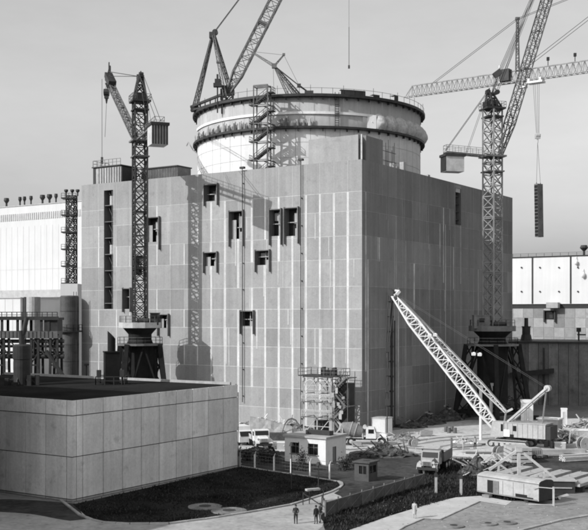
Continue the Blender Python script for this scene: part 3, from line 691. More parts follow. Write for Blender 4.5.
# ================================================================== near panel-clad hall
HN = 10.35; n0 = G(72.3, 502.2); n0r = uR*28.5; 
def NR(r, z, d=0.0): return n0+uR*r+nR*d+Z3*z
def NL(l, z, d=0.0): return n0+uL*l+nL*d+Z3*z
nh = thing('panel_hall', 'low flat-roofed hall clad in square pale panels, nearest building', 'building', n0)
rows = [0, .25, 4.55, 8.75, HN]; colsR = [0, .6, 1.5, 4.5, 7.5, 10.5, 13.5, 16.5, 19.5, 22.5, 25.5, 28.5]; colsL = [0, .8, 3.8, 6.8, 9.8, 12.8, 15.8, 18.8, 21.8, 24.8, 27.8, 30.8, 33.8, 36.8, 39.8, 42]
LNL = 42.0; mb = MB(); rn = random.Random(21)
def slabs(P, U, cols, sgn):
    for a, b in zip(cols, cols[1:]):
        for c, d in zip(rows, rows[1:]):
            g = .045; mb.tone = max(.7, rn.gauss(1, .06)) if c > .2 else .5
            if 4 < c < 5 or c < .3: mb.tone *= .96
            mb.box(P((a+b)/2, c+g, -.06+rn.uniform(-.008, .008)), b-a-2*g, .12, d-c-2*g, U)
slabs(NR, uR, colsR, 1); slabs(NL, uL, colsL, 1)
build('panel_wall', mb, M['hall'], nh)
mb = MB(); q = [NR(0, 0)+uL*.09+uR*.09, NR(28.4, 0)+uL*.09, NR(28.4, 0)+uL*(LNL-.1), NR(0, 0)+uR*.09+uL*(LNL-.1)]; mb.hexa(q, [p+Z3*(HN-.25) for p in q]); build('core', mb, M['joint'], nh)
mb = MB(); zf = HN-.12
mb.poly([NR(.05, zf)+uL*.05, NR(28.45, zf)+uL*.05, NR(28.45, zf)+uL*(LNL-.1), NR(.05, zf)+uL*(LNL-.1)])
build('roof', mb, M['roof'], nh)
mb = MB(); lbox(mb, 1, 42, -28.2, -28.48, HN-.1, HN+.22, lambda l, z, d: NL(l, z, d)); build('rear_parapet', mb, M['conc'], nh)
mb = MB(); mb.bar(NR(28.55, 0, -.3), NR(28.55, HN, -.3), .18); mb.bar(NR(28.5, 0, .06), NR(28.5, HN-1, .06), .1); build('drainpipe', mb, M['steel_d'], nh)
def vent(px, py, label):
    p = G(px, py, zf); return p
v1 = G(22, 385, zf); ob = thing('roof_vent', 'round dark roof vent drum with a narrow pipe on top, at the hall roof left', 'roof vent', v1, 0, 'vents on the near hall roof'); s_ = 1.0
mb = MB(); mb.lathe(v1, [(1.05, 0), (1.05, 3.2), (1.12, 3.25), (1.12, 4.9), (.9, 5.1), (.35, 5.12)], 20); build('drum', mb, M['steel_d'], ob, smooth=False)
mb = MB(); mb.tube(v1+Z3*5, v1+Vector((-.1, 0, 6.8)), .36, .36, 12); mb.tube(v1+Z3*6.3+Vector((.15, 0, 0)), v1+Vector((.55, .1, 8.4)), .3, .3, 10); build('stack', mb, M['steel_d'], ob)
mb = MB()
for k in range(7): t = k*.9; c = v1+Vector((1.9*math.cos(t), 1.5*math.sin(t), 0)); mb.box(c, .5, .4, rn.uniform(.4, 1.3)); mb.bar(c, v1+Z3*rn.uniform(1.5, 3.0), .1)
build('strut', mb, M['steel_d'], ob)
v2 = G(111.5, 384, zf); ob = thing('roof_vent', 'square black roof vent box with a slant-cut stack at the hall roof edge', 'roof vent', v2, 0, 'vents on the near hall roof')
mb = MB(); mb.box(v2, 1.8, 1.8, 4.0, Vector((.95, .3, 0))); mb.box(v2+Z3*4.0, 1.95, 1.95, .15, Vector((.95, .3, 0))); build('box', mb, M['steel_k'], ob)
mb = MB(); c = v2+Z3*4.1; mb.lathe(c, [(.5, 0), (.5, 1.5)], 16); 
k = len(mb.v)
for i in range(16): t = 2*math.pi*i/16; mb.v.append(c+Vector((.5*math.cos(t), .5*math.sin(t), 2.1-.5*math.cos(t))))
for i in range(16): mb.face([16+i, 16+(i+1) % 16, k+(i+1) % 16, k+i])
mb.face([k+i for i in range(16)]); build('stack', mb, M['steel_k'], ob)
mb = MB(); mb.rail([v2+Vector((-1.7, -1.6, 0)), v2+Vector((1.7, -1.6, 0)), v2+Vector((1.7, 1.6, 0)), v2+Vector((-1.7, 1.6, 0))], 1.0, .05, 1.1, True, True)
for dx in (-1.5, 1.4): mb.box(v2+Vector((dx, -.5, .9)), .5, .5, .9); mb.bar(v2+Vector((dx, -.5, 0)), v2+Vector((dx, -.5, 1)), .14)
build('guard_rail', mb, M['steel_d'], ob)
lp = G(86.5, 376, zf); mb = MB(); mb.tube(lp, lp+Z3*1.5, .12, .12, 8); mb.tube(lp+Z3*1.5, lp+Z3*1.8, .4, .4, 12)
tag(build('vent_pipe', mb, M['steel_d']), 'small mushroom vent pipe on the hall roof beside the black vent box', 'vent pipe')
# unseen block added left of the view, sized to shade the hall
b0_ = Vector((-30.5, 99.5, 0)); mb = MB()
def BL(k, z, d): return b0_+uL*k+nL*d+Z3*z
tb = thing('shade_block', 'unseen tall block added beside the near panel hall to shade it', 'building', b0_)
lbox(mb, 0, 46, 0, 40, 0, 26, BL); lbox(mb, 46, 115, .01, 40, 0, 45, BL); build('panel_wall', mb, M['shade_block_dark'], tb)  # added and unseen: heights and corner set by the shade wanted on the hall
mb = MB()
for k in range(26):
    for z in (3, 8, 13, 18, 23) if k < 10 else (3, 8, 13, 18, 23, 28, 33, 38): lbox(mb, 2+k*4.4, 4.4+k*4.4, -.05, -.006, z, z+2, BL)
build('window_band', mb, M['glass'], tb)  # window rows made up for the added block

# ================================================================== white turbine hall, stair truss, annex (left)
Dh = -64.0
def ray_plane(px, py, D):                                  # point of plane d = D (parallel to the sunlit facade) on a pixel ray
    o = FL(0, 0, D); k = Vector(((px-CX)/F, 1, (HY-py)/F)); t = (o-Vector((0, 0, 0))).dot(nL)/(k.dot(nL)); return Vector((0, 0, HC))+k*t
def hl(px): return (ray_plane(px, 300, Dh)-FL(0, 0, Dh)).dot(uL)
zt = ray_plane(40, 204.6, Dh).z; l0, l1 = hl(96), hl(-120)
wh = thing('turbine_hall', 'bright white turbine hall with a louvre band under its roof, far left', 'building', FL((l0+l1)/2, 0, Dh))
mb = MB(); lbox(mb, l0, l1, Dh, Dh-30, 0, zt); 
mb.tone = .93
for k in range(40): l = l0+k*(l1-l0)/40; lbox(mb, l, l+.08, Dh+.003, Dh+.04, 14, zt-6)
for z in (20, 26, 32): lbox(mb, l0+.1, l1-.1, Dh+.045, Dh+.06, z, z+.1)
build('wall', mb, M['white'], wh)
mb = MB(); za, zb = ray_plane(40, 219, Dh).z, ray_plane(40, 212.2, Dh).z; n = int((l1-l0)/.86)
for k in range(n): l = l0+k*.86; lbox(mb, l, l+.5, Dh+.07, Dh+.16, za, zb)
build('louvre', mb, M['steel_l'], wh)
mb = MB(); lbox(mb, l0-.2, l1+.2, Dh+.2, Dh-30.2, zt, zt+.25); build('roof', mb, M['conc'], wh)
mb = MB(); za, zb = ray_plane(30, 297.5, Dh).z, ray_plane(30, 290.5, Dh).z; lbox(mb, l0+1, l1, Dh+.08, Dh+.5, za, zb); build('sill_band', mb, M['conc'], wh)
for px in (6.5, 20, 24.5, 31, 42.5, 49.5, 56):
    p = ray_plane(px, 204, Dh-4); p.z = zt+.25; w = .62 if px in (42.5, 49.5, 6.5) else .4
    mb = MB(); mb.tube(p, p+Z3*1.6, .32*w+.1, .32*w+.1, 10); mb.tube(p+Z3*1.5, p+Z3*2.3, .45*w, 1.3*w, 12); mb.tube(p+Z3*2.3, p+Z3*3.1, 1.35*w, 1.15*w, 12)
    build('roof_ventilator', mb, M['steel_d'], wh)
p0 = ray_plane(71.5, 300, Dh+14); Yt = p0.y
tt = thing('access_tower', 'dark lattice access tower standing against the white turbine hall', 'access tower', Vector((p0.x, Yt, 0)))
mb = MB(); zt1 = HC+(HY-196)/F*Yt; zb1 = HC+(HY-284)/F*Yt; W_ = 11*Yt/F
mb.box(Vector((p0.x, Yt, 0)), 17*Yt/F, 6, zb1); build('base_block', mb, M['white'], tt)
mb = MB(); mb.lattice(Vector((p0.x, Yt, zb1)), Vector((p0.x, Yt, zt1)), W_*.75, W_*.75, 14, .13, .08, xb=True, rot=rad(33)); build('frame', mb, M['steel_d'], tt)
mb = MB()
for k in range(6): z = zb1+(zt1-zb1)*(k/5.2); mb.box(Vector((p0.x-.5, Yt-.5, z)), W_*1.25, W_*1.1, .3); mb.rail([Vector((p0.x-.5-W_*.6, Yt-2, z+.3)), Vector((p0.x+W_*.55, Yt-2, z+.3))], 1.1, .05, 1)
for k in range(5): z = zb1+(zt1-zb1)*(k/5.2); z2 = zb1+(zt1-zb1)*((k+1)/5.2); mb.bar(Vector((p0.x-1, Yt-1.4, z)), Vector((p0.x+1, Yt-1.4, z2)), .4)
build('landing', mb, M['steel_d'], tt)
for dx in (-1.4, 0.2, 1.6): mb = MB(); c = Vector((p0.x+dx, Yt, zt1)); mb.tube(c, c+Z3*1.0, .2, .2, 8); mb.tube(c+Z3*.9, c+Z3*1.3, .25, .55, 10); mb.tube(c+Z3*1.3, c+Z3*1.7, .55, .5, 10); build('ventilator', mb, M['steel_d'], tt)
# white annex below the hall
an = thing('annex', 'long low white annex running in front of the white turbine hall', 'building', ray_plane(20, 330, Dh+18)*1.0)
an.location.z = 0; D2 = Dh+16; la = hl(64); mb = MB(); za = ray_plane(30, 298, D2).z; lbox(mb, la, l1, D2, Dh+.6, 0, za)
mb.tone = .55
for k in range(22): l = la+1+k*4; lbox(mb, l, l+1.9, D2+.004, D2+.06, 4, 6.3); 
mb.tone = .8
for k in range(30): l = la+k*3; lbox(mb, l, l+.1, D2+.004, D2+.05, 7, za-.2)
build('wall', mb, M['white'], an)
mb = MB(); lbox(mb, la-.3, l1, D2+.3, Dh+.7, za, za+.2); build('roof', mb, M['conc'], an)
for px, y0, y1, r in ((33.5, 316, 297, 1.7), (26, 312, 297, .55), (23.8, 309, 298, .35)):
    Y = 216; p = AT(px, y0+30, Y); p.z = 0; mb = MB(); mb.tube(p, AT(px, y1, Y), r*.85, r*.85, 16); tp = build('pipe', mb, M['conc'] if r > 1 else M['steel_d'])
    tag(tp, {1.7: 'thick pale standpipe before the white annex', .55: 'short dark pipe, the thicker of the thin pair left of the thick standpipe', .35: 'thinnest dark pipe, leftmost of the pipes before the white annex'}[r], 'pipe', 'pipes before the annex')
# silo
Ys = 199; p = AT(69.5, 314, Ys); p.z = 0; r = 9.3*Ys/F
sg = thing('silo', 'dark banded cylinder silo at the left end of the sunlit facade', 'silo', p); zt = HC+(HY-297)/F*Ys; zm = HC+(HY-332)/F*Ys
mb = MB(); mb.lathe(p, [(r, 0), (r, zt), (r*.9, zt+.25), (.01, zt+.3)], 28); mb.t = [.62]*len(mb.t); build('shell', mb, M['steel_m'], sg, smooth=False)
mb = MB()
for k in range(7): z = zt*k/7+.4; mb.lathe(p, [(r, z), (r+.03, z), (r+.03, z+.09), (r, z+.09)], 28)
mb.lathe(p, [(r, zm), (r+.7, zm), (r+.7, zm+.3), (r, zm+.3)], 28); mb.rail([p+Vector((.65*math.cos(t*.5236)+r*math.cos(t*.5236), (r+.65)*math.sin(t*.5236), zm+.3)) for t in range(12)], 1.1, .035, 1, True, True)
build('walkway', mb, M['steel_d'], sg)
mb = MB()
for k in (-.25, .25): mb.bar(p+Vector((r*.75+k, -r*.75, 1)), p+Vector((r*.75+k, -r*.75, zt+1)), .09)
build('ladder', mb, M['steel_d'], sg)
# pipe gallery on trestles
Yg = 186; xa, xb = AT(-60, 300, Yg).x, AT(60, 300, Yg).x; zg = lambda y: HC+(HY-y)/F*Yg
pg = thing('pipe_gallery', 'dark elevated pipe gallery on trestles with a row of openings, left of the silo', 'gallery', Vector(((xa+xb)/2, Yg, 0)))
mb = MB(); Xc = (xa+xb)/2; Lg = xb-xa
mb.box(Vector((Xc, Yg, zg(338))), Lg, 4, zg(331)-zg(338)); mb.m = 1; mb.tone = .8
for k in range(int(Lg/.7)): mb.box(Vector((xa+.35+k*.7, Yg-2.03, zg(337.6))), .1, .05, zg(331.4)-zg(337.6))
build('floor_band', mb, [M['steel_m'], M['steel_d']], pg)
mb = MB(); mb.box(Vector((Xc, Yg, zg(320))), Lg+.5, 4.6, .45); mb.box(Vector((Xc, Yg-2.2, zg(317.8))), Lg+.5, .1, .25); build('roof', mb, M['steel_d'], pg)
mb = MB(); mb.rail([Vector((xa, Yg-2.1, zg(320)+.45)), Vector((xb, Yg-2.1, zg(320)+.45))], .95, .06, .9); build('guard_rail', mb, M['steel_d'], pg)
for px in (-40, -20, 5, 20.5, 28.5, 44, 51): 
    x = AT(px, 300, Yg).x
    for yy in (-1.9, 1.9): mb = MB(); mb.box(Vector((x, Yg+yy, zg(331))), .45, .3, zg(320)-zg(331)); build('post', mb, M['steel_d'], pg)
mb = MB(); mb.box(Vector((xb-1.2, Yg, zg(331))), 2.4, 3.9, zg(320)-zg(331)); build('end_wall', mb, M['steel_d'], pg)
for px in (-35, 3, 37, 56):
    mb = MB(); x = AT(px, 300, Yg).x
    for dx in (-1, 1):
        for yy in (-1.6, 1.6): mb.bar(Vector((x+dx*.8, Yg+yy, 0)), Vector((x+dx*.6, Yg+yy, zg(338))), .4)
    for z in (3, 6.5, 10, 13): mb.bar(Vector((x-.8, Yg-1.6, z)), Vector((x+.8, Yg-1.6, z+2.5)), .2); mb.bar(Vector((x-.8, Yg-1.6, z)), Vector((x+.8, Yg-1.6, z)), .25)
    build('trestle', mb, M['steel_d'], pg)
mb = MB()
for z, r_ in ((zg(341), .35), (zg(346), .25), (zg(356), .45), (zg(352), .2)): mb.tube(Vector((xa, Yg-1.2, z)), Vector((xb+1, Yg-1.2, z)), r_, r_, 10)
for k in range(10): x = xa+k*Lg/10; mb.bar(Vector((x, Yg-1.7, zg(339))), Vector((x+Lg/10, Yg-1.7, zg(356))), .22); mb.bar(Vector((x+Lg/10, Yg-1.7, zg(339))), Vector((x+Lg/10, Yg-1.7, zg(356))), .22)
build('pipe', mb, M['steel_d'], pg)
mb = MB(); x = AT(54, 300, Yg).x
mb.bar(Vector((x-.6, Yg-3, zg(350))), Vector((x+2.6, Yg-3, zg(376))), .4); mb.bar(Vector((x-.6, Yg-4, zg(350))), Vector((x+2.6, Yg-4, zg(376))), .4); build('stair', mb, M['steel_d'], pg)

# ================================================================== buildings at the right
Dw = -128.0
def rl(px): return (ray_plane(px, 300, Dw)-FL(0, 0, Dw)).dot(uL)
Lw0, Lw1 = rl(700), rl(490); pr = lambda px, y, D=Dw: ray_plane(px, y, D).z
wb = thing('white_hall', 'long white hall with wide panels and black joints beyond the reactor block', 'building', FL((Lw0+Lw1)/2, 0, Dw))
zt = pr(550, 257); zb = pr(550, 304); mb = MB(); lbox(mb, Lw0, Lw1, Dw, Dw-30, zb, zt); lbox(mb, Lw0, Lw1, Dw-.4, Dw-30, 0, zb-1.2); build('wall', mb, M['white_r'], wb)
mb = MB()
for px in (532.5, 570.7, 608, 646): l = rl(px); lbox(mb, l-.22, l+.22, Dw+.003, Dw+.09, zb+.1, zt-.1)
lbox(mb, Lw0, Lw1, Dw-.3, Dw-29, zb-1.2, zb-.01); lbox(mb, Lw0-.2, Lw1, Dw+.2, Dw-30, zt, zt+.3); build('joint', mb, M['joint'], wb)
for px in (521.6, 540, 559, 578):
    for y in (267.5, 291.5): p = ray_plane(px, y, Dw+.05); mb = MB(); mb.tube(p, p+nL*.25, .22, .22, 10); build('bolt_plate', mb, M['steel_d'], wb)
mb = MB(); mb.rail([FL(Lw0, zt+.3, Dw), FL(Lw1, zt+.3, Dw)], .8, .04, 2.2); build('guard_rail', mb, M['steel_d'], wb)
mb = MB(); p = ray_plane(553, 308, Dw+1.2); mb.box(p, 3.2, 1.8, 1.5, uL); build('ledge_box', mb, M['conc'], wb)
mb = MB(); zz = [zb-1.2-2.6*k for k in range(6)]; rr_ = random.Random(4)
for k in range(int((Lw1-Lw0)/2.9)):
    for a_, b_ in zip(zz[1:], zz): mb.tone = rr_.choice([.6, .75, .75, .9, 1.0]); lbox(mb, Lw0+k*2.9+.04, Lw0+k*2.9+2.86, Dw-.395, Dw-.3, a_+.04, b_-.04)
build('panel', mb, M['conc'], wb)
mb = MB(); a_, b_ = rl(554.5), rl(545); z0, z1 = pr(550, 322), pr(550, 311); lbox(mb, a_, b_, Dw-.29, Dw-.1, z0+.8, z1); mb.m = 1; lbox(mb, a_-.34, b_+.34, Dw-.28, Dw+.3, z1-.02, z1+.19)
lbox(mb, a_-.35, a_+.02, Dw-.3, Dw+.4, z0, z1+.2); lbox(mb, b_-.02, b_+.35, Dw-.3, Dw+.4, z0, z1+.2); lbox(mb, a_+.5, a_+1.4, Dw-.12, Dw-.02, z0+1, z0+2.0)
build('window', mb, [M['dark'], M['steel_d']], wb)
for px, y, s_ in ((576, 262.5, 1.0), (583, 275, 1.2)):
    p = ray_plane(px, y, Dw+.6); mb = MB(); mb.ellip(p, .5*s_, .45, .65*s_); mb.bar(p+Z3*.9, p+Z3*1.6+nL*-.6, .15); build('globe_lamp', mb, M['whitepaint'], wb, smooth=True)
p = ray_plane(584, 257, Dw-2); p.z = zt+.3; mb = MB(); mb.tube(p, p+Z3*1.4, .3, .3, 8); mb.tube(p+Z3*1.2, p+Z3*2.0, .4, 1.1, 10); mb.tube(p+Z3*2, p+Z3*2.7, 1.1, .8, 10); build('roof_ventilator', mb, M['steel_d'], wb)
# dark low block in the reactor's shade
e0 = AT(499, 343, 221); e1 = AT(620, 343, 221-8.5); e0.z = e1.z = 0; ed = (e1-e0).normalized(); en = Vector((ed.y, -ed.x, 0)); zl = 13.0
lbk = thing('low_block', 'low dark block in deep shade at the foot of the white hall', 'building', e0); L_ = (e1-e0).length
mb = MB(); 
for k in range(12):
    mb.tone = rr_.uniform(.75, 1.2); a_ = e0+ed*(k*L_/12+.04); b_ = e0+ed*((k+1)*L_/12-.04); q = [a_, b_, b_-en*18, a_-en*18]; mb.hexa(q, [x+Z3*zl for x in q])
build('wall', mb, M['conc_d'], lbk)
mb = MB(); mb.box((e0+e1)/2+Z3*zl-en*8.8, L_+.4, 18.6, .35, ed); mb.box(e0+ed*7+Z3*6.2+en*1, 9, 1.6, 1.0, ed+Z3*.12); mb.bar(e0+ed*9.4+en*.2, e0+ed*9.4+en*.2+Z3*12, .3); build('roof', mb, M['steel_d'], lbk)
p = AT(525, 342, 222)-en*2; p.z = zl+.35; rv = thing('roof_vent', 'stepped black vent stack on the low dark block by the right tower crane', 'roof vent', p)
mb = MB(); mb.tube(p, p+Z3*1.3, 1.3, 1.0, 12); mb.tube(p+Z3*1.3, p+Z3*2.9, .9, .9, 12); build('base', mb, M['steel_d'], rv); mb = MB(); mb.tube(p+Z3*2.9, p+Z3*3.1, 1.0, 1.0, 12); mb.tube(p+Z3*3.1, p+Z3*4.9, .45, .42, 10); build('stack', mb, M['steel_d'], rv)
p = AT(577.5, 342, 220)-en*3; p.z = zl+.35; mb = MB(); mb.bar(p, p+Z3*2.8, .3); mb.bar(p+Z3*1.3-ed*.3, p+Z3*1.3+ed*1.5, .3); mb.box(p+Z3*1.9, .8, .8, .9); tag(build('roof_pipe', mb, M['steel_d']), 'thin dark pipe with a side arm on the low dark block roof', 'pipe')
# ================================================================== THE GROUND
mb = MB(); s = 3000; mb.poly([(-s, -300, 0), (s, -300, 0), (s, 2*s, 0), (-s, 2*s, 0)])
setting(build('ground', mb, M['ground'], loc=(0, 0, 0)))
rp = random.Random(31)
def rough(pts, amp, step=1.5):
    out = []; n = len(pts)
    for a, b in zip(pts, pts[1:]+pts[:1]):
        m = max(1, int((b-a).length/step)); d = (b-a).normalized() if (b-a).length > 0 else Vector((1, 0, 0)); nn = Vector((-d.y, d.x, 0))
        for i in range(m): out.append(a.lerp(b, i/m)+nn*(rp.uniform(-amp, amp) if i else 0))
    return out
def patch(name, pix, z, m, amp=.3, step=1.5):
    pts = [G(*p) if not isinstance(p, Vector) else p for p in pix]; pts = rough(pts, amp, step); c = sum(pts, Vector())/len(pts)
    mb = MB(); mb.poly([Vector((p.x, p.y, z)) for p in pts]); o = build(name, mb, M[m], loc=(c.x, c.y, z)); return setting(o)
YARD = [(150, 421), (330, 421), (366, 430), (388, 431), (430, 424.5), (470, 420), (560, 418), (640, 420), (640, 452), (600, 458), (588, 478), (560, 500), (500, 470), (470, 457), (425, 456), (402, 449), (380, 449), (360, 455), (300, 449), (280, 452), (200, 449)]
patch('sand_yard', YARD, .004, 'sand', .5)
patch('yard_track', [(345, 452), (405, 443), (480, 436), (560, 432), (640, 436), (640, 441), (560, 438), (480, 443), (420, 449), (380, 456)], .008, 'path', .6)
LAWN = [(73, 504.5), (90, 519.5), (101, 522), (169, 523.4), (244, 513), (290, 505), (331, 492), (340.5, 487.2), (338, 482), (310, 477.3), (262, 470), (240, 467)]
patch('lawn', LAWN, .016, 'lawn', .05, 3)
SLOPE = [(322, 514), (350, 503), (385, 490), (424, 476), (426, 459), (470, 459), (500, 472), (560, 500), (512, 501), (480, 496), (456, 497.5), (390, 516), (345, 532), (325, 530)]
patch('grass_slope', SLOPE, .012, 'lawn', .35)
patch('road', [(-60, 497), (40, 500), (75, 505), (101, 523), (169, 524.6), (244, 514), (290, 506), (331, 493), (342, 487.6), (340, 481), (372, 474), (410, 460), (426, 459), (424, 474), (380, 489.5), (322, 513), (322, 527), (300, 545), (200, 580), (-80, 580)], .008, 'road', .15)
patch('dark_ground', [(240, 453), (268, 452), (284, 458), (326, 466), (346, 462), (350, 452), (380, 448), (402, 450), (425, 458), (424, 474), (380, 489), (352, 499), (343, 499), (334, 493.5), (340, 488), (341, 482), (310, 476.5), (240, 465.5)], .014, 'dark_ground', .3)  # darker ground between house, booth and fence
patch('dark_ground', [(486, 474), (505, 462), (522, 455), (560, 453.5), (640, 455), (640, 476), (588, 489), (556, 497), (545, 486)], .012, 'dark_ground', .5)  # shade in the gaps under the slabs, put into the ground colour
for w_ in ([(300, 446), (350, 449), (395, 446), (440, 450), (470, 448), (470, 449), (440, 451.3), (395, 447.3), (350, 450.5)], [(395, 443.5), (440, 437), (490, 434), (490, 434.8), (440, 438), (397, 445)], [(398, 446), (442, 440), (495, 437.5), (495, 438.3), (442, 441.2), (400, 447.4)], [(430, 456), (440, 446), (470, 440), (471, 440.8), (443, 447), (435, 457)]): patch('tyre_track', w_, .012, 'ground', .25)
patch('dark_ground', [(-60, 497), (40, 500.5), (73, 503.5), (82, 514), (88, 519), (70, 521), (30, 514), (-60, 509)], .012, 'dark_ground', .25)  # darker ground along the foot of the hall
patch('path', [(350, 530), (390, 516), (430, 504), (456, 497.5), (480, 496), (512, 501.5), (506, 505.5), (480, 501.5), (440.5, 519.5), (424, 518.5), (405, 526.5), (380, 545), (330, 560)], .020, 'path', .04, 3)
# kerbs
def kerb(name, pix, w=.28, h=.13, m='conc'):
    pts = [G(*p) for p in pix]; mb = MB()
    for i in range(len(pts)-1):
        a, b = pts[i], pts[i+1]; n = max(1, round((b-a).length/1.5))
        for k in range(n):
            mb.tone = rp.uniform(.8, 1.1); p = a.lerp(b, (k+.02)/n); q = a.lerp(b, (k+.98)/n); mb.box((p+q)/2+Z3*.01, (q-p).length, w, h+rp.uniform(-.01, .01), (q-p))
    return setting(build(name, mb, M[m]))
kerb('kerb', [(60, 500), (80, 515.5), (92, 520.3), (103, 522.8), (130, 524.3), (169, 524), (205, 519.6), (244, 513.5), (270, 509), (290, 505.4), (312, 498.6), (331, 492.3), (339, 488.6), (342.3, 485.6), (341.5, 483.2), (338, 481.7)])
kerb('kerb', [(338, 481.7), (310, 477), (262, 470), (239, 466)], .2, .1)
kerb('kerb', [(480, 501.8), (440.5, 519.8), (424, 519), (405, 527), (385, 540)], .14, .05, 'conc_d')
kerb('kerb', [(588, 516), (560, 521), (530, 528.5), (505, 535)], .3, .12)
# manhole slabs
for i, (px, py, r) in enumerate(((205, 507.2, 1.7), (229, 511.5, 1.75), (453.6, 526.6, .95), (488, 524.3, .85), (507, 523.2, .9))):
    c = G(px, py); mb = MB(); mb.lathe(c+Z3*.012, [(r, 0), (r, .09), (r*.93, .12), (.01, .12)], 28); mb.m = 1; mb.lathe(c+Z3*.13, [(r*.36, 0), (r*.36, .03), (.01, .035)], 20)
    lab = ['round concrete manhole slab on the lawn, the one nearer the hall wall', 'round concrete manhole slab on the lawn, the one nearer the road kerb', 'round manhole slab in the dirt just below the pale path', 'round manhole slab in the dirt, left of the two below the caravan', 'round manhole slab in the dirt, right of the two below the caravan'][i]
    tag(build('manhole', mb, [M['conc_d'], M['joint']]), lab, 'manhole', 'round manhole slabs')
# grass blades (uncountable)
def inside(p, poly):
    c = False; j = len(poly)-1
    for i in range(len(poly)):
        a, b = poly[i], poly[j]
        if (a.y > p.y) != (b.y > p.y) and p.x < (b.x-a.x)*(p.y-a.y)/(b.y-a.y)+a.x: c = not c
        j = i
    return c
def tufts(pix, n, name, h0, h1):
    poly = [G(*p) for p in pix]; xs = [p.x for p in poly]; ys = [p.y for p in poly]; mb = MB(); k = 0
    cl = [Vector((rp.uniform(min(xs), max(xs)), rp.uniform(min(ys), max(ys)), 0)) for _ in range(90)]
    while k < n:
        p = Vector((rp.uniform(min(xs), max(xs)), rp.uniform(min(ys), max(ys)), .01)) if rp.random() < .5 else rp.choice(cl)+Vector((rp.gauss(0, .9), rp.gauss(0, .9), .01))
        if not inside(p, poly): continue
        k += 1; mb.tone = rp.uniform(.5, 1.9)
        for _ in range(3):
            t = rp.uniform(0, 6.28); d = Vector((math.cos(t), math.sin(t), 0)); h = rp.uniform(h0, h1); sd = Vector((-d.y, d.x, 0))*.05
            mb.poly([p-sd, p+sd, p+d*h*.6+Z3*h])
    o = build(name, mb, M['grass']); o['kind'] = 'stuff'; o['label'] = 'short dark grass growing on the ground'; return o
tufts(LAWN, 5000, 'grass', .06, .22); tufts(SLOPE, 5500, 'grass', .08, .38)
# loose stones
mb = MB()
for _ in range(600):
    px = rp.uniform(240, 640); p = G(px, rp.uniform(428, 458)); mb.tone = rp.uniform(1, 2.2); mb.rock(p+Z3*.02, rp.uniform(.03, .11), rp)
for _ in range(500):
    p = G(rp.uniform(380, 640), rp.uniform(500, 545)); mb.tone = rp.uniform(.5, 1.7); mb.rock(p+Z3*.01, rp.uniform(.02, .09), rp)
o = build('loose_stones', mb, M['rubble']); o['kind'] = 'stuff'; o['label'] = 'loose stones scattered over the dusty yard'
def heap(name, label, cat, c, rx, ry, h, n, m, s0, s1, group=None, bars=0, mats2=None, ux=Vector((1, 0, 0))):
    c = Vector(c); uy = Z3.cross(ux); mb = MB(); k = len(mb.v); N1, N2 = 22, 7
    for j in range(N2+1):
        f = j/N2
        for i in range(N1):
            t = 2*math.pi*i/N1; w = 1+rp.uniform(-.16, .16); hh = h*(1-f)**1.0*(1+rp.uniform(-.25, .25)) if j < N2 else -.03
            mb.v.append(c+ux*(rx*f*w*math.cos(t))+uy*(ry*f*w*math.sin(t))+Z3*hh)
    for j in range(N2):
        for i in range(N1): mb.tone = rp.uniform(.7, 1.3); mb.face([k+j*N1+i, k+j*N1+(i+1) % N1, k+(j+1)*N1+(i+1) % N1, k+(j+1)*N1+i])
    for _ in range(n):
        t = rp.uniform(0, 6.28); f = math.sqrt(rp.random()); mb.tone = rp.uniform(.4, 1.8)
        mb.rock(c+ux*(rx*f*math.cos(t))+uy*(ry*f*math.sin(t))+Z3*(h*(1-f)*.95), rp.uniform(s0, s1), rp)
    mb.m = 1
    for _ in range(bars):
        t = rp.uniform(0, 6.28); f = rp.random(); p = c+ux*(rx*f*math.cos(t))+uy*(ry*f*math.sin(t))+Z3*(h*(1-f)); d = Vector((rp.uniform(-1, 1), rp.uniform(-1, 1), rp.uniform(.05, .7))).normalized()*rp.uniform(.8, 2.6); mb.tone = rp.uniform(.6, 1.5)
        if rp.random() < .5: mb.bar(p, p+d, rp.uniform(.06, .16))
        else: mb.box(p, rp.uniform(.6, 1.8), rp.uniform(.4, 1), .06, d, None, Vector((rp.uniform(-.5, .5), rp.uniform(-.5, .5), 1)))
    return tag(build(name, mb, [M[m], M[mats2 or 'steel_m']], loc=c), label, cat, group)
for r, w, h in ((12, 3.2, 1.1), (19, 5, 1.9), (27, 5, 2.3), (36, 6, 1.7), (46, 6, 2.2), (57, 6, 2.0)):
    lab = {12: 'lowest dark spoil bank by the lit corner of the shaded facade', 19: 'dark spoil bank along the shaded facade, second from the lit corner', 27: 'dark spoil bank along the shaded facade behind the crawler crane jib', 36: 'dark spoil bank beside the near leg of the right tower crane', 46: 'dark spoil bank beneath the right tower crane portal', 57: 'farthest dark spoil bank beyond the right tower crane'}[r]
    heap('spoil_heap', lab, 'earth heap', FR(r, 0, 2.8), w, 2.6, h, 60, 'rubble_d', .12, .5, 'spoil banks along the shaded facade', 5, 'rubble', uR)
heap('rubble_heap', 'pale rubble heap in the sunlit yard just right of the mixer truck', 'rubble heap', G(403, 440.5), 2.6, 1.6, 1.1, 90, 'rubble', .1, .4, None, 6, 'conc')
heap('scrap_heap', 'long dark scrap heap with bent bars before the mixer truck', 'scrap heap', G(384, 456), 4.6, 2.2, 1.6, 70, 'rubble_d', .1, .45, None, 26, 'steel_m')
heap('scrap_heap', 'dark scrap heap with pale boards left of the caravan', 'scrap heap', G(478, 474), 2.4, 1.8, 2.1, 60, 'rubble_d', .12, .5, None, 16, 'conc')
heap('rubble_heap', 'dark debris heap below the white truck by the fence', 'rubble heap', G(258, 455), 5.2, 1.6, 1.0, 70, 'rubble_d', .1, .4, None, 14, 'steel_m')
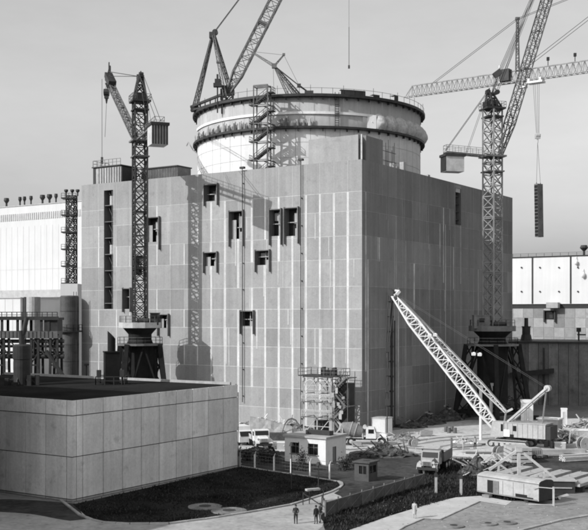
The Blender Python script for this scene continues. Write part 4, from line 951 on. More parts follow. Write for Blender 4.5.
heap('rubble_heap', 'broken pale concrete lumps beyond the crawler crane body', 'rubble heap', G(577, 434), 4.5, 2.0, 1.1, 70, 'rubble', .15, .5, None, 14, 'conc')

# ================================================================== small white house, booth, fence
def local_house(name, label, cat, c, wl, wr, h): return thing(name, label, cat, c)
hc_ = G(325.7, 465); hp = lambda l, r, z: hc_+uL*l+uR*r+Z3*z
ho = thing('site_office', 'small white flat-roofed house with two dark windows in the yard', 'house', hc_); WLh, WRh, Hh = 6.2, 5.1, 3.5
mb = MB(); q = [hp(0, 0, 0), hp(WLh, 0, 0), hp(WLh, WRh, 0), hp(0, WRh, 0)]
wins = [(1.15, 2.65, 1.15, 2.55), (4.0, 5.3, 1.15, 2.55)]
wall(mb, lambda u, z: hp(u, 0, z), [0, WLh], [0, Hh-.25], wins, lambda i, j: 1)
wall(mb, lambda u, z: hp(0, u, z), [0, WRh], [0, Hh-.25], [(1.7, 2.6, 0.05, 2.1)], lambda i, j: 1)
mb.poly([hp(WLh, 0, 0), hp(WLh, WRh, 0), hp(WLh, WRh, Hh-.25), hp(WLh, 0, Hh-.25)]); mb.poly([hp(0, WRh, 0), hp(WLh, WRh, 0), hp(WLh, WRh, Hh-.25), hp(0, WRh, Hh-.25)])
build('wall', mb, M['whitepaint'], ho)
mb = MB(); q = [hp(-.2, -.2, Hh-.25), hp(WLh+.2, -.2, Hh-.25), hp(WLh+.2, WRh+.2, Hh-.25), hp(-.2, WRh+.2, Hh-.25)]; mb.hexa(q, [p+Z3*.25 for p in q]); mb.m = 1
mb.box(hp(WLh*.36, WRh*.42, Hh), 3.6, 1.0, .55, uL); build('roof', mb, [M['conc'], M['steel_d']], ho)
for a, b, c, d in wins:
    mb = MB(); mb.poly([hp(a, .3, c), hp(b, .3, c), hp(b, .3, d), hp(a, .3, d)])
    for A, B in (((a, c), (a, d)), ((b, c), (b, d)), ((a, c), (b, c)), ((a, d), (b, d))): mb.poly([hp(A[0], 0, A[1]), hp(B[0], 0, B[1]), hp(B[0], .3, B[1]), hp(A[0], .3, A[1])])
    w = build('window', mb, M['glass'], ho); mb = MB(); mb.box(hp((a+b)/2, .24, c), .07, .07, d-c, uL); mb.box(hp((a+b)/2, .24, c+(d-c)*.62), b-a, .06, .06, uL); mb.box(hp((a+b)/2, -.05, c-.1), b-a+.2, .14, .08, uL)
    for u in (a+.04, b-.04): mb.box(hp(u, .2, c), .08, .08, d-c, uL)
    build('frame', mb, M['steel_m'], w)
mb = MB(); mb.tone = .55; mb.box(hp(.12, 2.15, .05), .88, .08, 2.05, uR); mb.tone = .1; mb.box(hp(.06, 1.85, 1.05), .1, .06, .05, uR); build('door', mb, M['conc'], ho)
mb = MB(); 
mb.box(hp(-.6, 2.15, 0), 1.2, 1.5, .18, uL); build('step', mb, M['conc_d'], ho)
bc = G(368.6, 482); bp = lambda l, r, z: bc+uL*l+uR*r+Z3*z
bo = thing('guard_booth', 'small square guard booth with dark windows beside the fence road', 'booth', bc)
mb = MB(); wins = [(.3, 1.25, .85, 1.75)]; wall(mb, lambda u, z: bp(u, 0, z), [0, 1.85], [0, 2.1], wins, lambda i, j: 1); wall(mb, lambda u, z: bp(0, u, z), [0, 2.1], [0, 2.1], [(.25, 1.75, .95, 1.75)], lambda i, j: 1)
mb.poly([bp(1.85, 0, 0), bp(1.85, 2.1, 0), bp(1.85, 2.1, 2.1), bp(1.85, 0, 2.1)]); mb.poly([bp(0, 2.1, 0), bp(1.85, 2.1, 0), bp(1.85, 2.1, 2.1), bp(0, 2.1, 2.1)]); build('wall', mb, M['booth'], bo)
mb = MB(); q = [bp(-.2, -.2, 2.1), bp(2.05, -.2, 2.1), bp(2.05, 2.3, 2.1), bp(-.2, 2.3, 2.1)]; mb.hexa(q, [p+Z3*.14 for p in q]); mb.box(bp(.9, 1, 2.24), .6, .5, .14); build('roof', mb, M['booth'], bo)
mb = MB(); mb.poly([bp(.3, .12, .85), bp(1.25, .12, .85), bp(1.25, .12, 1.75), bp(.3, .12, 1.75)]); mb.m = 1; mb.box(bp(.78, .08, .85), .06, .06, .9, uL); build('window', mb, [M['glass'], M['steel_m']], bo)
mb = MB(); mb.poly([bp(.12, .25, .95), bp(.12, 1.75, .95), bp(.12, 1.75, 1.75), bp(.12, .25, 1.75)]); mb.m = 1; mb.box(bp(.08, 1.0, .95), .06, .06, .8, uR); build('window', mb, [M['glass'], M['steel_m']], bo)
# panel fence along the road
fa, fb = G(325.5, 516.5), G(424, 485.5); fd = (fb-fa).normalized(); fn = Vector((fd.y, -fd.x, 0)); L_ = (fb-fa).length
fe = thing('panel_fence', 'low dark panel fence running along the road from the gate', 'fence', fa); n = 9
for k in range(n):
    a, b = fa+fd*(L_*k/n+.09), fa+fd*(L_*(k+1)/n-.09); mb = MB(); mb.tone = rp.uniform(.4, .6); mb.box((a+b)/2+Z3*.12, (b-a).length, .04, 1.15, fd); mb.tone = 1.1
    mb.box((a+b)/2+Z3*1.275, (b-a).length, .06, .06, fd); mb.bar(a+Z3*.2-fn*-.03, b+Z3*1.2-fn*-.03, .03); build('panel', mb, M['conc_d'], fe)
for k in range(n+1): mb = MB(); mb.box(fa+fd*(L_*k/n), .12, .12, 1.55, fd); build('post', mb, M['steel_m'], fe)
# gate frame with two leaning bars
ga = G(303, 505); go = thing('gate_barrier', 'tubular barrier gate with a pale top board by the three standing people', 'barrier', ga)
mb = MB(); gb = G(322, 510)
for p in (ga, ga.lerp(gb, .35)+Vector((0, 1.5, 0)), ga+Vector((2.1, 2.6, 0))): mb.bar(p, p+Z3*1.2, .09)
mb.bar(ga+Z3*1.2, gb+Z3*.4, .08); mb.bar(ga+Z3*1.2, ga+Vector((2.1, 2.6, 1.2)), .08); mb.bar(gb, gb+Z3*1.5, .1); mb.bar(gb+Z3*1.4, fa+Z3*1.4, .08); build('frame', mb, M['steel_d'], go)
mb = MB(); mb.box(ga+Vector((1.0, 1.5, 1.2)), 1.5, .5, .2, Vector((1, .5, 0))); build('board', mb, M['conc'], go)
# back fence: white posts and wire
pf = [G(*p) for p in ((240, 467), (254.8, 468.5), (274, 471), (291, 473.5), (310, 476.5), (329.6, 479.5))]
wf = thing('wire_fence', 'wire fence on white posts along the back of the lawn', 'fence', pf[0])
for i, p in enumerate(pf): mb = MB(); mb.box(p, .15, .15, 1.75, uL); mb.bar(p+Z3*1.7, p+Z3*2.15+Vector((.15, -.2, 0)), .06); build('post', mb, M['whitepaint'] if i else M['conc'], wf)
mb = MB()
for a, b in zip(pf, pf[1:]):
    for z in (.4, .8, 1.2, 1.6, 2.0): mb.tube(a+Z3*z, b+Z3*z, .018, .018, 4)
    n = int((b-a).length/.45)
    for k in range(n): p = a.lerp(b, k/n); mb.tube(p+Z3*.4, p+Z3*1.6, .008, .008, 3)
build('wire', mb, M['steel_m'], wf)
po = []
for i, (px, py, h, lab) in enumerate(((436, 493, 2.0, 'square pale concrete post with dark head on the grass slope below the dump truck'), (461, 495, 2.0, 'square pale concrete post with dark head on the grass slope next to the caravan'))):
    p = G(px, py); o = thing('concrete_post', lab, 'post', p, 0, 'concrete posts on the grass slope'); mb = MB(); mb.box(p, .24, .24, h*.86); build('shaft', mb, M['conc'], o); mb = MB(); mb.box(p+Z3*h*.86, .3, .3, .35); mb.bar(p+Z3*(h*.86+.3), p+Z3*(h+1.1), .1); build('head', mb, M['steel_d'], o)
for i, (px, py, y0, w, lab) in enumerate(((480.7, 440, 386, .45, 'tall pale column rising behind the crawler crane jib, the taller one'), (491, 421, 383, .6, 'shorter banded pale column behind the crawler crane jib'))):
    p = G(px, py); zt = HC+(HY-y0)/F*p.y; mb = MB(); mb.tube(p, p+Z3*zt, w*.5, w*.5, 12); mb.tube(p+Z3*(zt-.5), p+Z3*zt, w*.75, w*.75, 12)
    if i: mb.m = 1; mb.tube(p+Z3*(zt-1.8), p+Z3*(zt-1.4), w*.53, w*.53, 12); mb.m = 0
    tag(build('column', mb, [M['whitepaint'], M['steel_d']]), lab, 'column', 'pale columns behind the jib')
# lawn poles
for px, py, h, lab in ((291.5, 489, 4.8, 'thin dark lamp pole standing in the middle of the lawn'), (318.5, 488, 2.6, 'short thin post at the lawn edge by the gate')):
    p = G(px, py); o = thing('lamp_pole', lab, 'pole', p); mb = MB(); mb.tube(p, p+Z3*h, .07, .05, 8); build('pole', mb, M['steel_d'], o); mb = MB(); mb.tube(p+Z3*(h-.1), p+Z3*(h+.25), .3, .16, 10); build('lamp', mb, M['steel_d'], o)
# shrubs
def bush(c, r, h, n, label):
    o = thing('shrub', label, 'shrub', c, 0, 'dark shrubs by the back fence'); mb = MB()
    for _ in range(7): t = rp.uniform(0, 6.28); mb.tube(c, c+Vector((math.cos(t)*r*.6, math.sin(t)*r*.6, h*rp.uniform(.5, .85))), .03, .012, 5)
    build('stem', mb, M['bark'], o); mb = MB()
    for _ in range(n):
        d = Vector((rp.gauss(0, .42), rp.gauss(0, .42), rp.gauss(0, .3))); p = c+Vector((d.x*r, d.y*r, h*.55+d.z*h)); p.z = max(.08, p.z); mb.tone = rp.uniform(.5, 1.8)
        a = Vector((rp.uniform(-1, 1), rp.uniform(-1, 1), rp.uniform(-1, 1))).normalized()*.12; b = a.cross(Vector((rp.uniform(-1, 1), rp.uniform(-1, 1), .3))).normalized()*.07; mb.poly([p-a, p+b, p+a, p-b])
    build('foliage', mb, M['leaf'], o)
for px, py, r, h, lab in ((262, 463, .9, 1.7, 'dark shrub before the white truck, behind the wire fence'), (270.5, 463, 1.1, 1.5, 'broad dark shrub just left of the white house'), (302, 471, .8, 2.3, 'tall dark shrub in front of the white house windows'), (345, 470, 1.2, 1.5, 'dark shrub between the white house and the guard booth'), (247, 461, .8, 1.2, 'small dark shrub beside the panel hall corner')):
    bush(G(px, py), r, h, 420, lab)

# ================================================================== vehicles
def wheel(parent, c, r, w, m2='steel_m'):
    mb = MB(); mb.tube(Vector(c)-Vector((0, w/2, 0)), Vector(c)+Vector((0, w/2, 0)), r, r, 20); t = build('wheel', mb, M['rubber'], parent, world=False)
    mb = MB(); s_ = 1 if c[1] > 0 else -1; mb.tube(Vector(c)+Vector((0, s_*w*.42, 0)), Vector(c)+Vector((0, s_*(w/2+.03), 0)), r*.58, r*.5, 16); mb.tube(Vector(c)+Vector((0, s_*(w/2), 0)), Vector(c)+Vector((0, s_*(w/2+.1), 0)), r*.2, r*.15, 10); build('rim', mb, M[m2], t, world=False)
def bonnet_truck(name, label, cat, loc, rz, body='whitepaint', group=None):
    o = thing(name, label, cat, loc, rz, group)
    mb = MB(); 
    for y in (-.45, .45): mb.box((-.3, y, .75), 7.6, .14, .28)
    for x in (-3.6, -1.8, .2, 2.0): mb.box((x, 0, .8), .2, 1.0, .18)
    mb.box((3.65, 0, .55), .2, 2.3, .32); build('chassis', mb, M['steel_d'], o, world=False)
    mb = MB(); mb.prism([(0.55, -1.1, 1.0), (2.0, -1.1, 1.0), (2.0, -1.1, 1.75), (1.75, -1.1, 2.55), (.65, -1.1, 2.6), (.55, -1.1, 2.3)], (0, 2.2, 0)); build('cab', mb, M[body], o, world=False)
    mb = MB(); mb.prism([(2.0, -.6, 1.0), (3.55, -.6, 1.0), (3.6, -.6, 1.55), (3.3, -.6, 1.72), (2.0, -.6, 1.82)], (0, 1.2, 0)); mb.m = 1; mb.box((3.6, 0, 1.02), .04, .9, .5); mb.m = 0
    for k in range(5): mb.box((3.63, -.36+k*.18, 1.05), .03, .05, .45)
    build('bonnet', mb, [M[body], M['dark']], o, world=False)
    for y in (-.95, .95):
        mb = MB(); pts = []; n = 9
        for k in range(n+1): t = math.pi*(1-k/n); pts.append((2.85+.78*math.cos(t), y-.3, .62+.72*math.sin(t)))
        for k in range(n, -1, -1): t = math.pi*(1-k/n); pts.append((2.85+.7*math.cos(t), y-.3, .62+.64*math.sin(t)))
        mb.prism(pts, (0, .6, 0)); build('mudguard', mb, M[body], o, world=False)
        mb = MB(); mb.tube((3.45, y*.86, 1.45), (3.62, y*.86, 1.45), .17, .17, 12); build('headlight', mb, M['steel_l'], o, world=False)
        mb = MB(); s_ = math.copysign(1, y); mb.box((1.3, s_*1.115, 1.75), .8, .03, .6); build('side_window', mb, M['glass'], o, world=False)
    mb = MB(); mb.prism([(2.012, -.95, 1.84), (1.79, -.95, 2.45), (1.79, .95, 2.45), (2.012, .95, 1.84)], (.02, 0, .01)); build('windscreen', mb, M['glass'], o, world=False)
    for x, w in ((2.85, .3), (-1.6, .5), (-2.9, .5)):
        for y in (-.95, .95): wheel(o, (x, y, .55), .55, w, 'steel_l')
    return o
# concrete mixer truck, seen side-on, facing right
mp = G(362.5, 444.5); mxa = math.atan2(-.12, 1)
mx = bonnet_truck('mixer_truck', 'white bonneted concrete mixer truck parked side-on at the facade corner', 'truck', mp, mxa)
mb = MB(); prof = [(.15, 0), (.75, .15), (1.05, 1.1), (1.05, 1.9), (.55, 3.3), (.45, 3.35)]; mb.lathe((.1, 0, 1.75), prof, 20, 0, 2*math.pi, Vector((-.95, 0, .28)), Vector((0, 1, 0))); mb.m = 1
for r0, z0 in ((1.08, 1.1), (1.08, 1.85)): mb.lathe((.1, 0, 1.75), [(r0, z0), (r0+.03, z0), (r0+.03, z0+.12), (r0, z0+.12)], 20, 0, 2*math.pi, Vector((-.95, 0, .28)), Vector((0, 1, 0)))
build('mixer_drum', mb, [M['conc_d'], M['conc']], mx, world=False, smooth=False)
mb = MB()
for y in (-.6, .6): mb.bar((-2.9, y, .9), (-2.9, y, 2.4), .14); mb.bar((.1, y, .9), (.0, y, 1.8), .16); mb.bar((-2.9, y, 1.05), (.1, y, 1.05), .14)
for x in (-2.9, .1): mb.bar((x, -.6, 1.1), (x, .6, 1.1), .14)
build('drum_frame', mb, M['steel_l'], mx, world=False); mb = MB(); mb.bar((-3.3, 0, 2.3), (-3.3, 0, 3.1), .2); mb.prism([(-3.0, -.4, 3.0), (-3.7, -.4, 3.35), (-3.2, -.4, 2.55)], (0, .8, 0)); mb.prism([(-3.3, -.25, 2.5), (-4.2, -.25, 1.4), (-4.05, -.25, 1.3), (-3.1, -.25, 2.4)], (0, .5, 0)); build('chute', mb, M['steel_l'], mx, world=False); mb = MB(); mb.tube((.35, -.5, 2.6), (.35, .5, 2.6), .3, .3, 12); build('water_tank', mb, M['steel_l'], mx, world=False)
# dump truck facing the camera with raised tailboard side
dp = G(434, 470.5); dt = bonnet_truck('dump_truck', 'dusty dump truck facing the fence with its dark tipper body behind', 'truck', dp, math.atan2(-.9, -.36), 'conc')
mb = MB(); w = 1.35
mb.hexa([(.3, -w, 1.2), (.3, w, 1.2), (-3.9, w, 1.2), (-3.9, -w, 1.2)], [(.3, -w, 1.32), (.3, w, 1.32), (-3.9, w, 1.32), (-3.9, -w, 1.32)])
for y in (-w, w-.08): mb.prism([(.4, y, 1.33), (-3.9, y, 1.33), (-4.0, y, 2.1 if y < 0 else 2.4), (.4, y, 2.35)], (0, .08, 0))
mb.box((.36, 0, 1.33), .1, 2*w-.2, 1.05); mb.prism([(.40, -w, 2.3), (.8, -w, 2.66), (.8, -w, 2.74), (.40, -w, 2.4)], (0, 2*w, 0)); mb.box((-3.95, w-.1, 1.4), .2, .2, 2.2); build('tipper_body', mb, M['steel_m'], dt, world=False)
# white truck nose-on at left
tp_ = G(259, 446.5); t1 = bonnet_truck('flatbed_truck', 'white flatbed truck nose-on to the fence, left of the white house', 'truck', tp_, math.atan2(-1, .25))
mb = MB(); mb.box((-1.75, 0, 1.1), 4.2, 2.4, .12)
for y in (-1.17, 1.17): mb.box((-1.75, y, 1.23), 4.2, .06, .55)
build('flatbed', mb, M['timber'], t1, world=False)
vp = G(242, 444); vn = thing('box_van', 'white box van half hidden behind the corner of the panel hall', 'van', vp, math.atan2(-1, .35))
mb = MB(); mb.prism([(-2.2, -1, .5), (.9, -1, .5), (.9, -1, 2.7), (-2.2, -1, 2.7)], (0, 2, 0)); mb.prism([(.92, -1, .5), (2.1, -1, .5), (2.15, -1, 1.3), (1.6, -1, 2.1), (.92, -1, 2.15)], (0, 2, 0)); build('body', mb, M['whitepaint'], vn, world=False)
mb = MB(); mb.prism([(2.16, -.85, 1.35), (1.66, -.85, 2.02), (1.66, .85, 2.02), (2.16, .85, 1.35)], (.02, 0, .01)); build('windscreen', mb, M['glass'], vn, world=False)
for x in (1.4, -1.4):
    for y in (-.85, .85): wheel(vn, (x, y, .38), .38, .22)
# crushed tarp-covered heap with bent frame behind the white truck
tc = G(275, 438.5); th = thing('covered_load', 'canvas covered load with a bent wire frame behind the white truck', 'covered load', tc)
mb = MB(); k = len(mb.v); n, m_ = 16, 7
for j in range(m_+1):
    for i in range(n+1):
        x = (i/n-.5)*7.4; y = (j/m_-.5)*3.2; h = 3.7*(1-abs(j/m_-.5)*1.4)*(1-.55*i/n)+rp.uniform(-.12, .12); h = .02 if j in (0, m_) or i in (0, n) else h+.2; mb.v.append(tc+Vector((x-.6, y, max(.02, h))))
for j in range(m_):
    for i in range(n): mb.tone = rp.uniform(.85, 1.15); mb.face([k+j*(n+1)+i, k+j*(n+1)+i+1, k+(j+1)*(n+1)+i+1, k+(j+1)*(n+1)+i])
build('canvas', mb, M['conc'], th, smooth=False)
mb = MB(); c = tc+Vector((2.3, -1.4, 0))
for dy in (0, 1.3):
    pr_ = None
    for k in range(9): t = math.pi*k/8; p = c+Vector((1.5*math.cos(t)+.3, dy, 3.0*math.sin(t)+.3*k/8)); (mb.bar(pr_, p, .12) if pr_ else None); pr_ = p
for k in range(1, 8, 2): t = math.pi*k/8; p = c+Vector((1.5*math.cos(t)+.3, 0, 3.0*math.sin(t)+.3*k/8)); mb.bar(p, p+Vector((0, 1.3, 0)), .08)
build('frame', mb, M['steel_m'], th); mb = MB(); mb.box(c+Vector((-2.2, -.6, 0)), 3.4, 1.4, 1.1); mb.box(c+Vector((.2, .2, 0)), 2.6, 1.6, .8); build('crate_base', mb, M['rubble_d'], th)
# site container behind the mixer truck
kc = G(379.5, 436); ko = thing('site_cabin', 'tall pale corrugated cabin behind the bonnet of the mixer truck', 'cabin', kc)
mb = MB(); ka = kc-uL*-1.2; q = [kc-uL*1.0, kc+uL*1.4, kc+uL*1.4+uR*2.4, kc-uL*1.0+uR*2.4]; mb.hexa([p+Z3*.1 for p in q], [p+Z3*2.7 for p in q]); mb.tone = .85
for k in range(11): mb.box(kc-uL*(.95-k*.22)+nL*.03+Z3*.15, .07, .05, 2.5, uL)
build('body', mb, M['whitepaint'], ko); mb = MB(); q = [p+(p-(kc+uL*.2+uR*1.2))*.07 for p in q]; mb.hexa([p+Z3*2.7 for p in q], [p+Z3*2.85 for p in q]); build('roof', mb, M['conc'], ko)
# ================================================================== crawler crane
f0 = G(497, 447); dF = uL; dS = nL                         # forward = along the sunlit facade, to the left
cr = thing('crawler_crane', 'pale crawler crane with a long white lattice jib laid up across the shaded facade', 'crawler crane', f0+dF*-3+uR*1.6)
cp = lambda a, s_, z: f0+dF*a+uR*s_+Z3*z                   # a: forward, s: away from the camera side
for s_ in (.45, 3.3):
    mb = MB(); n = 10; pts = []
    for k in range(n+1): t = math.pi/2+math.pi*k/n; pts.append((-4.2+.5*math.cos(t), .52+.5*math.sin(t)))
    for k in range(n+1): t = -math.pi/2+math.pi*k/n; pts.append((1.0+.5*math.cos(t), .52+.5*math.sin(t)))
    mb.prism([cp(a, s_-.4, z) for a, z in pts], uR*.8); t_ = build('track', mb, M['steel_d'], cr)
    mb = MB()
    for k in range(7): c = cp(-4.1+k*.84, s_-.43, .45); mb.tube(c, c-uR*.06, .3, .3, 12)
    mb.box(cp(-1.6, s_-.42, .62), 5.2, .05, .2, dF)
    for k in range(22): mb.box(cp(-4.2+k*.25, s_, 1.02), .18, .84, .06, dF)
    build('roller', mb, M['conc'], t_)
mb = MB(); mb.box(cp(-1.6, 1.9, .5), 3.2, 2.2, .7, dF); mb.tube(cp(-1.6, 1.9, 1.1), cp(-1.6, 1.9, 1.45), 1.2, 1.2, 20); build('undercarriage', mb, M['steel_d'], cr)
mb = MB(); lo, hi = -7.0, -.9
q = [cp(hi, .4, 1.5), cp(lo, .4, 1.5), cp(lo, 3.6, 1.5), cp(hi, 3.6, 1.5)]; mb.hexa(q, [p+Z3*2.0 for p in q]); q2 = [cp(hi+.05, .33, 3.5), cp(lo-.1, .33, 3.5), cp(lo-.1, 3.67, 3.5), cp(hi+.05, 3.67, 3.5)]; mb.hexa(q2, [p+Z3*.1 for p in q2])
mb.tone = .9
for k in range(8): mb.box(cp(-1.4-k*.75, .37, 1.55), .06, .05, 1.9, dF)
build('engine_house', mb, M['conc'], cr)
mb = MB(); q = [cp(lo-.005, .5, 1.45), cp(lo-.7, .5, 1.45), cp(lo-.7, 3.5, 1.45), cp(lo-.005, 3.5, 1.45)]; mb.hexa(q, [p+Z3*1.85 for p in q]); build('counterweight', mb, M['steel_d'], cr)
mb = MB(); mb.box(cp(-2.5, .38, 2.4), .5, .06, .75, dF); build('side_window', mb, M['glass'], cr); mb = MB(); mb.box(cp(-1.3, .37, 1.55), .95, .07, 1.0, dF); build('notice_panel', mb, M['whitepaint'], cr); mb = MB(); mb.box(cp(-2.0, .37, 1.5), .7, .06, .4, dF); build('grille', mb, M['dark'], cr)
mb = MB(); q = [cp(1.1, .3, 1.45), cp(-.85, .3, 1.45), cp(-.85, 1.9, 1.45), cp(1.1, 1.9, 1.45)]; mb.hexa(q, [p+Z3*2.15+(dF*-.2 if i in (0, 3) else Vector()) for i, p in enumerate(q)]); cabo = build('cab', mb, M['conc'], cr)
mb = MB(); mb.box(cp(1.0, 1.1, 2.5), .06, 1.3, .8, dF); build('window', mb, M['glass'], cabo); mb = MB(); mb.box(cp(-.62, .28, 2.3), .32, .05, 1.0, dF); build('window', mb, M['glass'], cabo)
ft = cp(.6, 2.4, 1.9); tpz = AT(393, 295, 154.5); d = (tpz-ft).normalized(); Lb = (tpz-ft).length
mb = MB(); mb.lattice(ft, ft+d*4, .6, 1.5, 4, .14, .07); mb.lattice(ft+d*4, ft+d*(Lb-5), 1.5, 1.5, 15, .13, .065, xb=False); mb.lattice(ft+d*(Lb-5), tpz, 1.5, .45, 5, .12, .06); build('jib', mb, M['whitepaint'], cr)
hv = d.cross(Z3.cross(d)).normalized(); hv = hv if hv.z > 0 else -hv
mb = MB(); f2 = AT(506, 412, 149); t2 = AT(400, 300, 155.5); m1 = f2.lerp(t2, .25); mb.lattice(f2, m1, .3, .8, 4, .08, .04); mb.lattice(m1, t2, .8, .5, 16, .07, .04); mb.bar(f2, cp(-.2, 2.2, 3.0), .2); mb.bar(f2+Vector((.9, -.3, .5)), f2, .3); build('strut_boom', mb, M['steel_l'], cr)
mb = MB(); mb.box(tpz-d*.3, 1.2, .8, .5, d); 
for k in (-.5, .4): mb.tube(tpz+d*k+uR*.35, tpz+d*k-uR*.35, .5, .5, 12)
q = AT(399.5, 291, 154.5); mb.m = 1; mb.bar(AT(394.5, 296.5, 154.2), q, .42); mb.bar(q, q+Vector((-.7, 0, .1)), .3); build('jib_head', mb, [M['steel_d'], M['whitepaint']], cr)
mb = MB(); ht = AT(546.5, 388.5, 141.5); lw = cp(-1.2, 1.2, 3.6)
mb.bar(lw, ht, .3); mb.bar(cp(-1.2, 2.8, 3.6), ht+uR*1.2, .3); mb.bar(ht, ht+uR*1.2, .25); mb.bar(cp(-6.3, 1.2, 3.6), ht, .18)
for k in range(5): p = lw.lerp(ht, .25+k*.16); mb.bar(p, p+uR*1.2, .12)
mb.tube(ht+uR*.1, ht+uR*.45, .45, .45, 12); mb.tube(ht+uR*.7, ht+uR*1.05, .4, .4, 12); build('a_frame', mb, M['steel_l'], cr)
mb = MB()
for s_ in (.1, .9): mb.tube(ht+uR*s_, tpz+uR*(s_-.4)+Z3*.4, .016, .016, 4)
build('luffing_rope', mb, M['rope_l'], cr)
mb = MB()
for px, py in ((473.5, 354), (479.5, 354.5), (429.5, 335.5), (435, 335)):
    p = ht.lerp(tpz, (546.5-px)/(546.5-393)); p = AT(px, py, p.y); mb = MB(); mb.box(p-Z3*.2, .5, .4, .4); mb.tube(p+uR*.1, p+uR*.3, .28, .28, 10); build('rope_block', mb, M['whitepaint'], cr)
mb = MB(); hk = Vector((tpz.x-1.0, tpz.y, 0)); zh = HC+(HY-352)/F*tpz.y
for dx in (-.55, .0, .45): mb.tube(tpz+Vector((dx-.2, 0, 0)), Vector((tpz.x-.8+dx*.5, tpz.y, zh+1)), .06, .06, 5)
mb.box(Vector((tpz.x-.8, tpz.y, zh)), .7, .5, 1.4); mb.tube(Vector((tpz.x-.8, tpz.y, zh)), Vector((tpz.x-.8, tpz.y, zh-1.2)), .22, .12, 8); mb.tube(Vector((tpz.x-.8, tpz.y, zh-1.2)), Vector((tpz.x-.9, tpz.y, .8)), .1, .1, 6)
for z in (zh-3.5, zh-6.0, zh-8): mb.box(Vector((tpz.x-.85, tpz.y, max(1, z))), .55, .4, 1.0)
build('hoist_tackle', mb, M['rope'], cr)
# tall dark pipe hoist against the shaded wall
r_ = rpx(387.5); p = FR(r_, 0, .8); ho_ = thing('pipe_riser', 'dark vertical concrete riser pipe fixed to the shaded facade near the lit corner', 'riser pipe', p)
mb = MB(); mb.tube(p, p+Z3*23, .22, .22, 10)
for k in range(9): mb.tube(p+Z3*(1+k*2.5), p+Z3*(1.3+k*2.5), .34, .34, 10); mb.box(p+Z3*(1.1+k*2.5)-nR*.35, .3, .75, .1, uR)
mb.tube(p+uR*1.1, p+uR*1.1+Z3*18, .1, .1, 8); build('pipe', mb, M['steel_d'], ho_)
# white sheds and blocks beyond the crawler crane
for px, py, w, h, dpt, m, nm, lab, cat in ((527, 436, 1.75, 5.6, 1.8, 'whitepaint', 'white_kiosk', 'narrow white kiosk standing behind the crawler crane a-frame', 'kiosk'), (550, 433, 3.4, 2.4, 2.2, 'conc', 'low_container', 'low pale container behind the tail of the crawler crane', 'container'), (564, 426, .95, 3.0, .9, 'whitepaint', 'upright_block', 'slim white upright block beyond the low pale container', 'block'), (577, 440, 3.6, 1.6, 1.6, 'conc', 'lidded_bin', 'pale bin under a bright white lid, rightmost in the yard', 'bin')):
    p = G(px, py); o = thing(nm, lab, cat, p); mb = MB(); mb.box(p, w, dpt, h*.94, uL*-1 if nm == 'low_container' else Vector((1, -.15, 0)))
    mb.tone = .8
    for k in range(5): mb.box(p+Vector((w*(k/5-.4)*.9, -dpt*.5-.03, h*.1)), .05, .05, h*.75)
    build('body', mb, M[m], o); mb = MB(); mb.box(p+Z3*h*.94, w*1.1, dpt*1.1, h*.06+.06, uL*-1 if nm == 'low_container' else Vector((1, -.15, 0))); build('lid', mb, M['whitepaint'], o)
heap('scrap_heap', 'upright scrap bars and drums behind the tail of the crawler crane', 'scrap heap', G(562, 441), 2.2, 1.4, 1.6, 40, 'rubble_d', .12, .4, None, 30, 'conc')
for px, py, ang, L2, lab in ((560, 453, .15, 7, 'pale concrete beam lying in the yard below the crawler crane tail'), (573, 447.5, .2, 5.5, 'shorter pale concrete beam at the right edge of the yard')):
    p = G(px, py); mb = MB(); mb.box(p+Z3*.01, L2, .8, .5, Vector((1, ang, 0))); mb.box(p+Vector((1.5, .9, .01)), L2*.7, .5, .35, Vector((1, ang+.05, 0))); tag(build('concrete_beam', mb, M['conc']), lab, 'beam', 'concrete beams in the yard')
# slab stacks
sc_ = G(517.5, 461.5)
for k in range(4):
    mb = MB(); mb.box(sc_+Z3*(.12+k*.5), 2.6, 4.2, .36, Vector((1, .05, 0))); tag(build('concrete_slab', mb, M['conc']), ['bottom slab of the upright pile beside the crawler tracks', 'second slab up in the pile beside the crawler tracks', 'third slab up in the pile beside the crawler tracks', 'top slab of the pile beside the crawler tracks'][k], 'slab', 'slabs piled beside the crawler tracks')
    mb = MB()
    if k < 3:
        for dx in (-.9, .9): mb.box(sc_+Vector((dx, 0, .49+k*.5)), .14, 4.0, .12, Vector((1, .05, 0)))
        o = build('batten', mb, M['timber']); tag(o, ['lowest pair of timber battens in the slab pile beside the crawler tracks', 'middle pair of timber battens in the slab pile beside the crawler tracks', 'upper pair of timber battens in the slab pile beside the crawler tracks'][k], 'battens', 'battens in the slab pile')
sdir = Vector((.62, .78, 0)).normalized(); sx_ = Vector((sdir.y, -sdir.x, 0)); slb = ['leftmost long precast slab laid out behind the caravan', 'second long precast slab from the left behind the caravan', 'middle long precast slab laid out behind the caravan', 'fourth long precast slab from the left behind the caravan', 'rightmost long precast slab laid out behind the caravan']
for k in range(5):
    c = G(511+k*19.5, 479+k*2.2); o = thing('precast_slab', slb[k], 'slab', c, 0, 'long precast slabs laid out behind the caravan')
    mb = MB(); mb.box(c+Z3*.7, 1.5, 8.4, .32, sx_); mb.tone = .8
    for t in (-3, 0, 3): mb.bar(c+sdir*t+Z3*1.0, c+sdir*t+Z3*1.27, .1)
    build('slab', mb, M['conc'], o); mb = MB()
    for t in (-3, 3): mb.box(c+sdir*t+Z3*.01, 1.4, .5, .685, sx_)
    build('bearer', mb, M['rubble_d'], o)
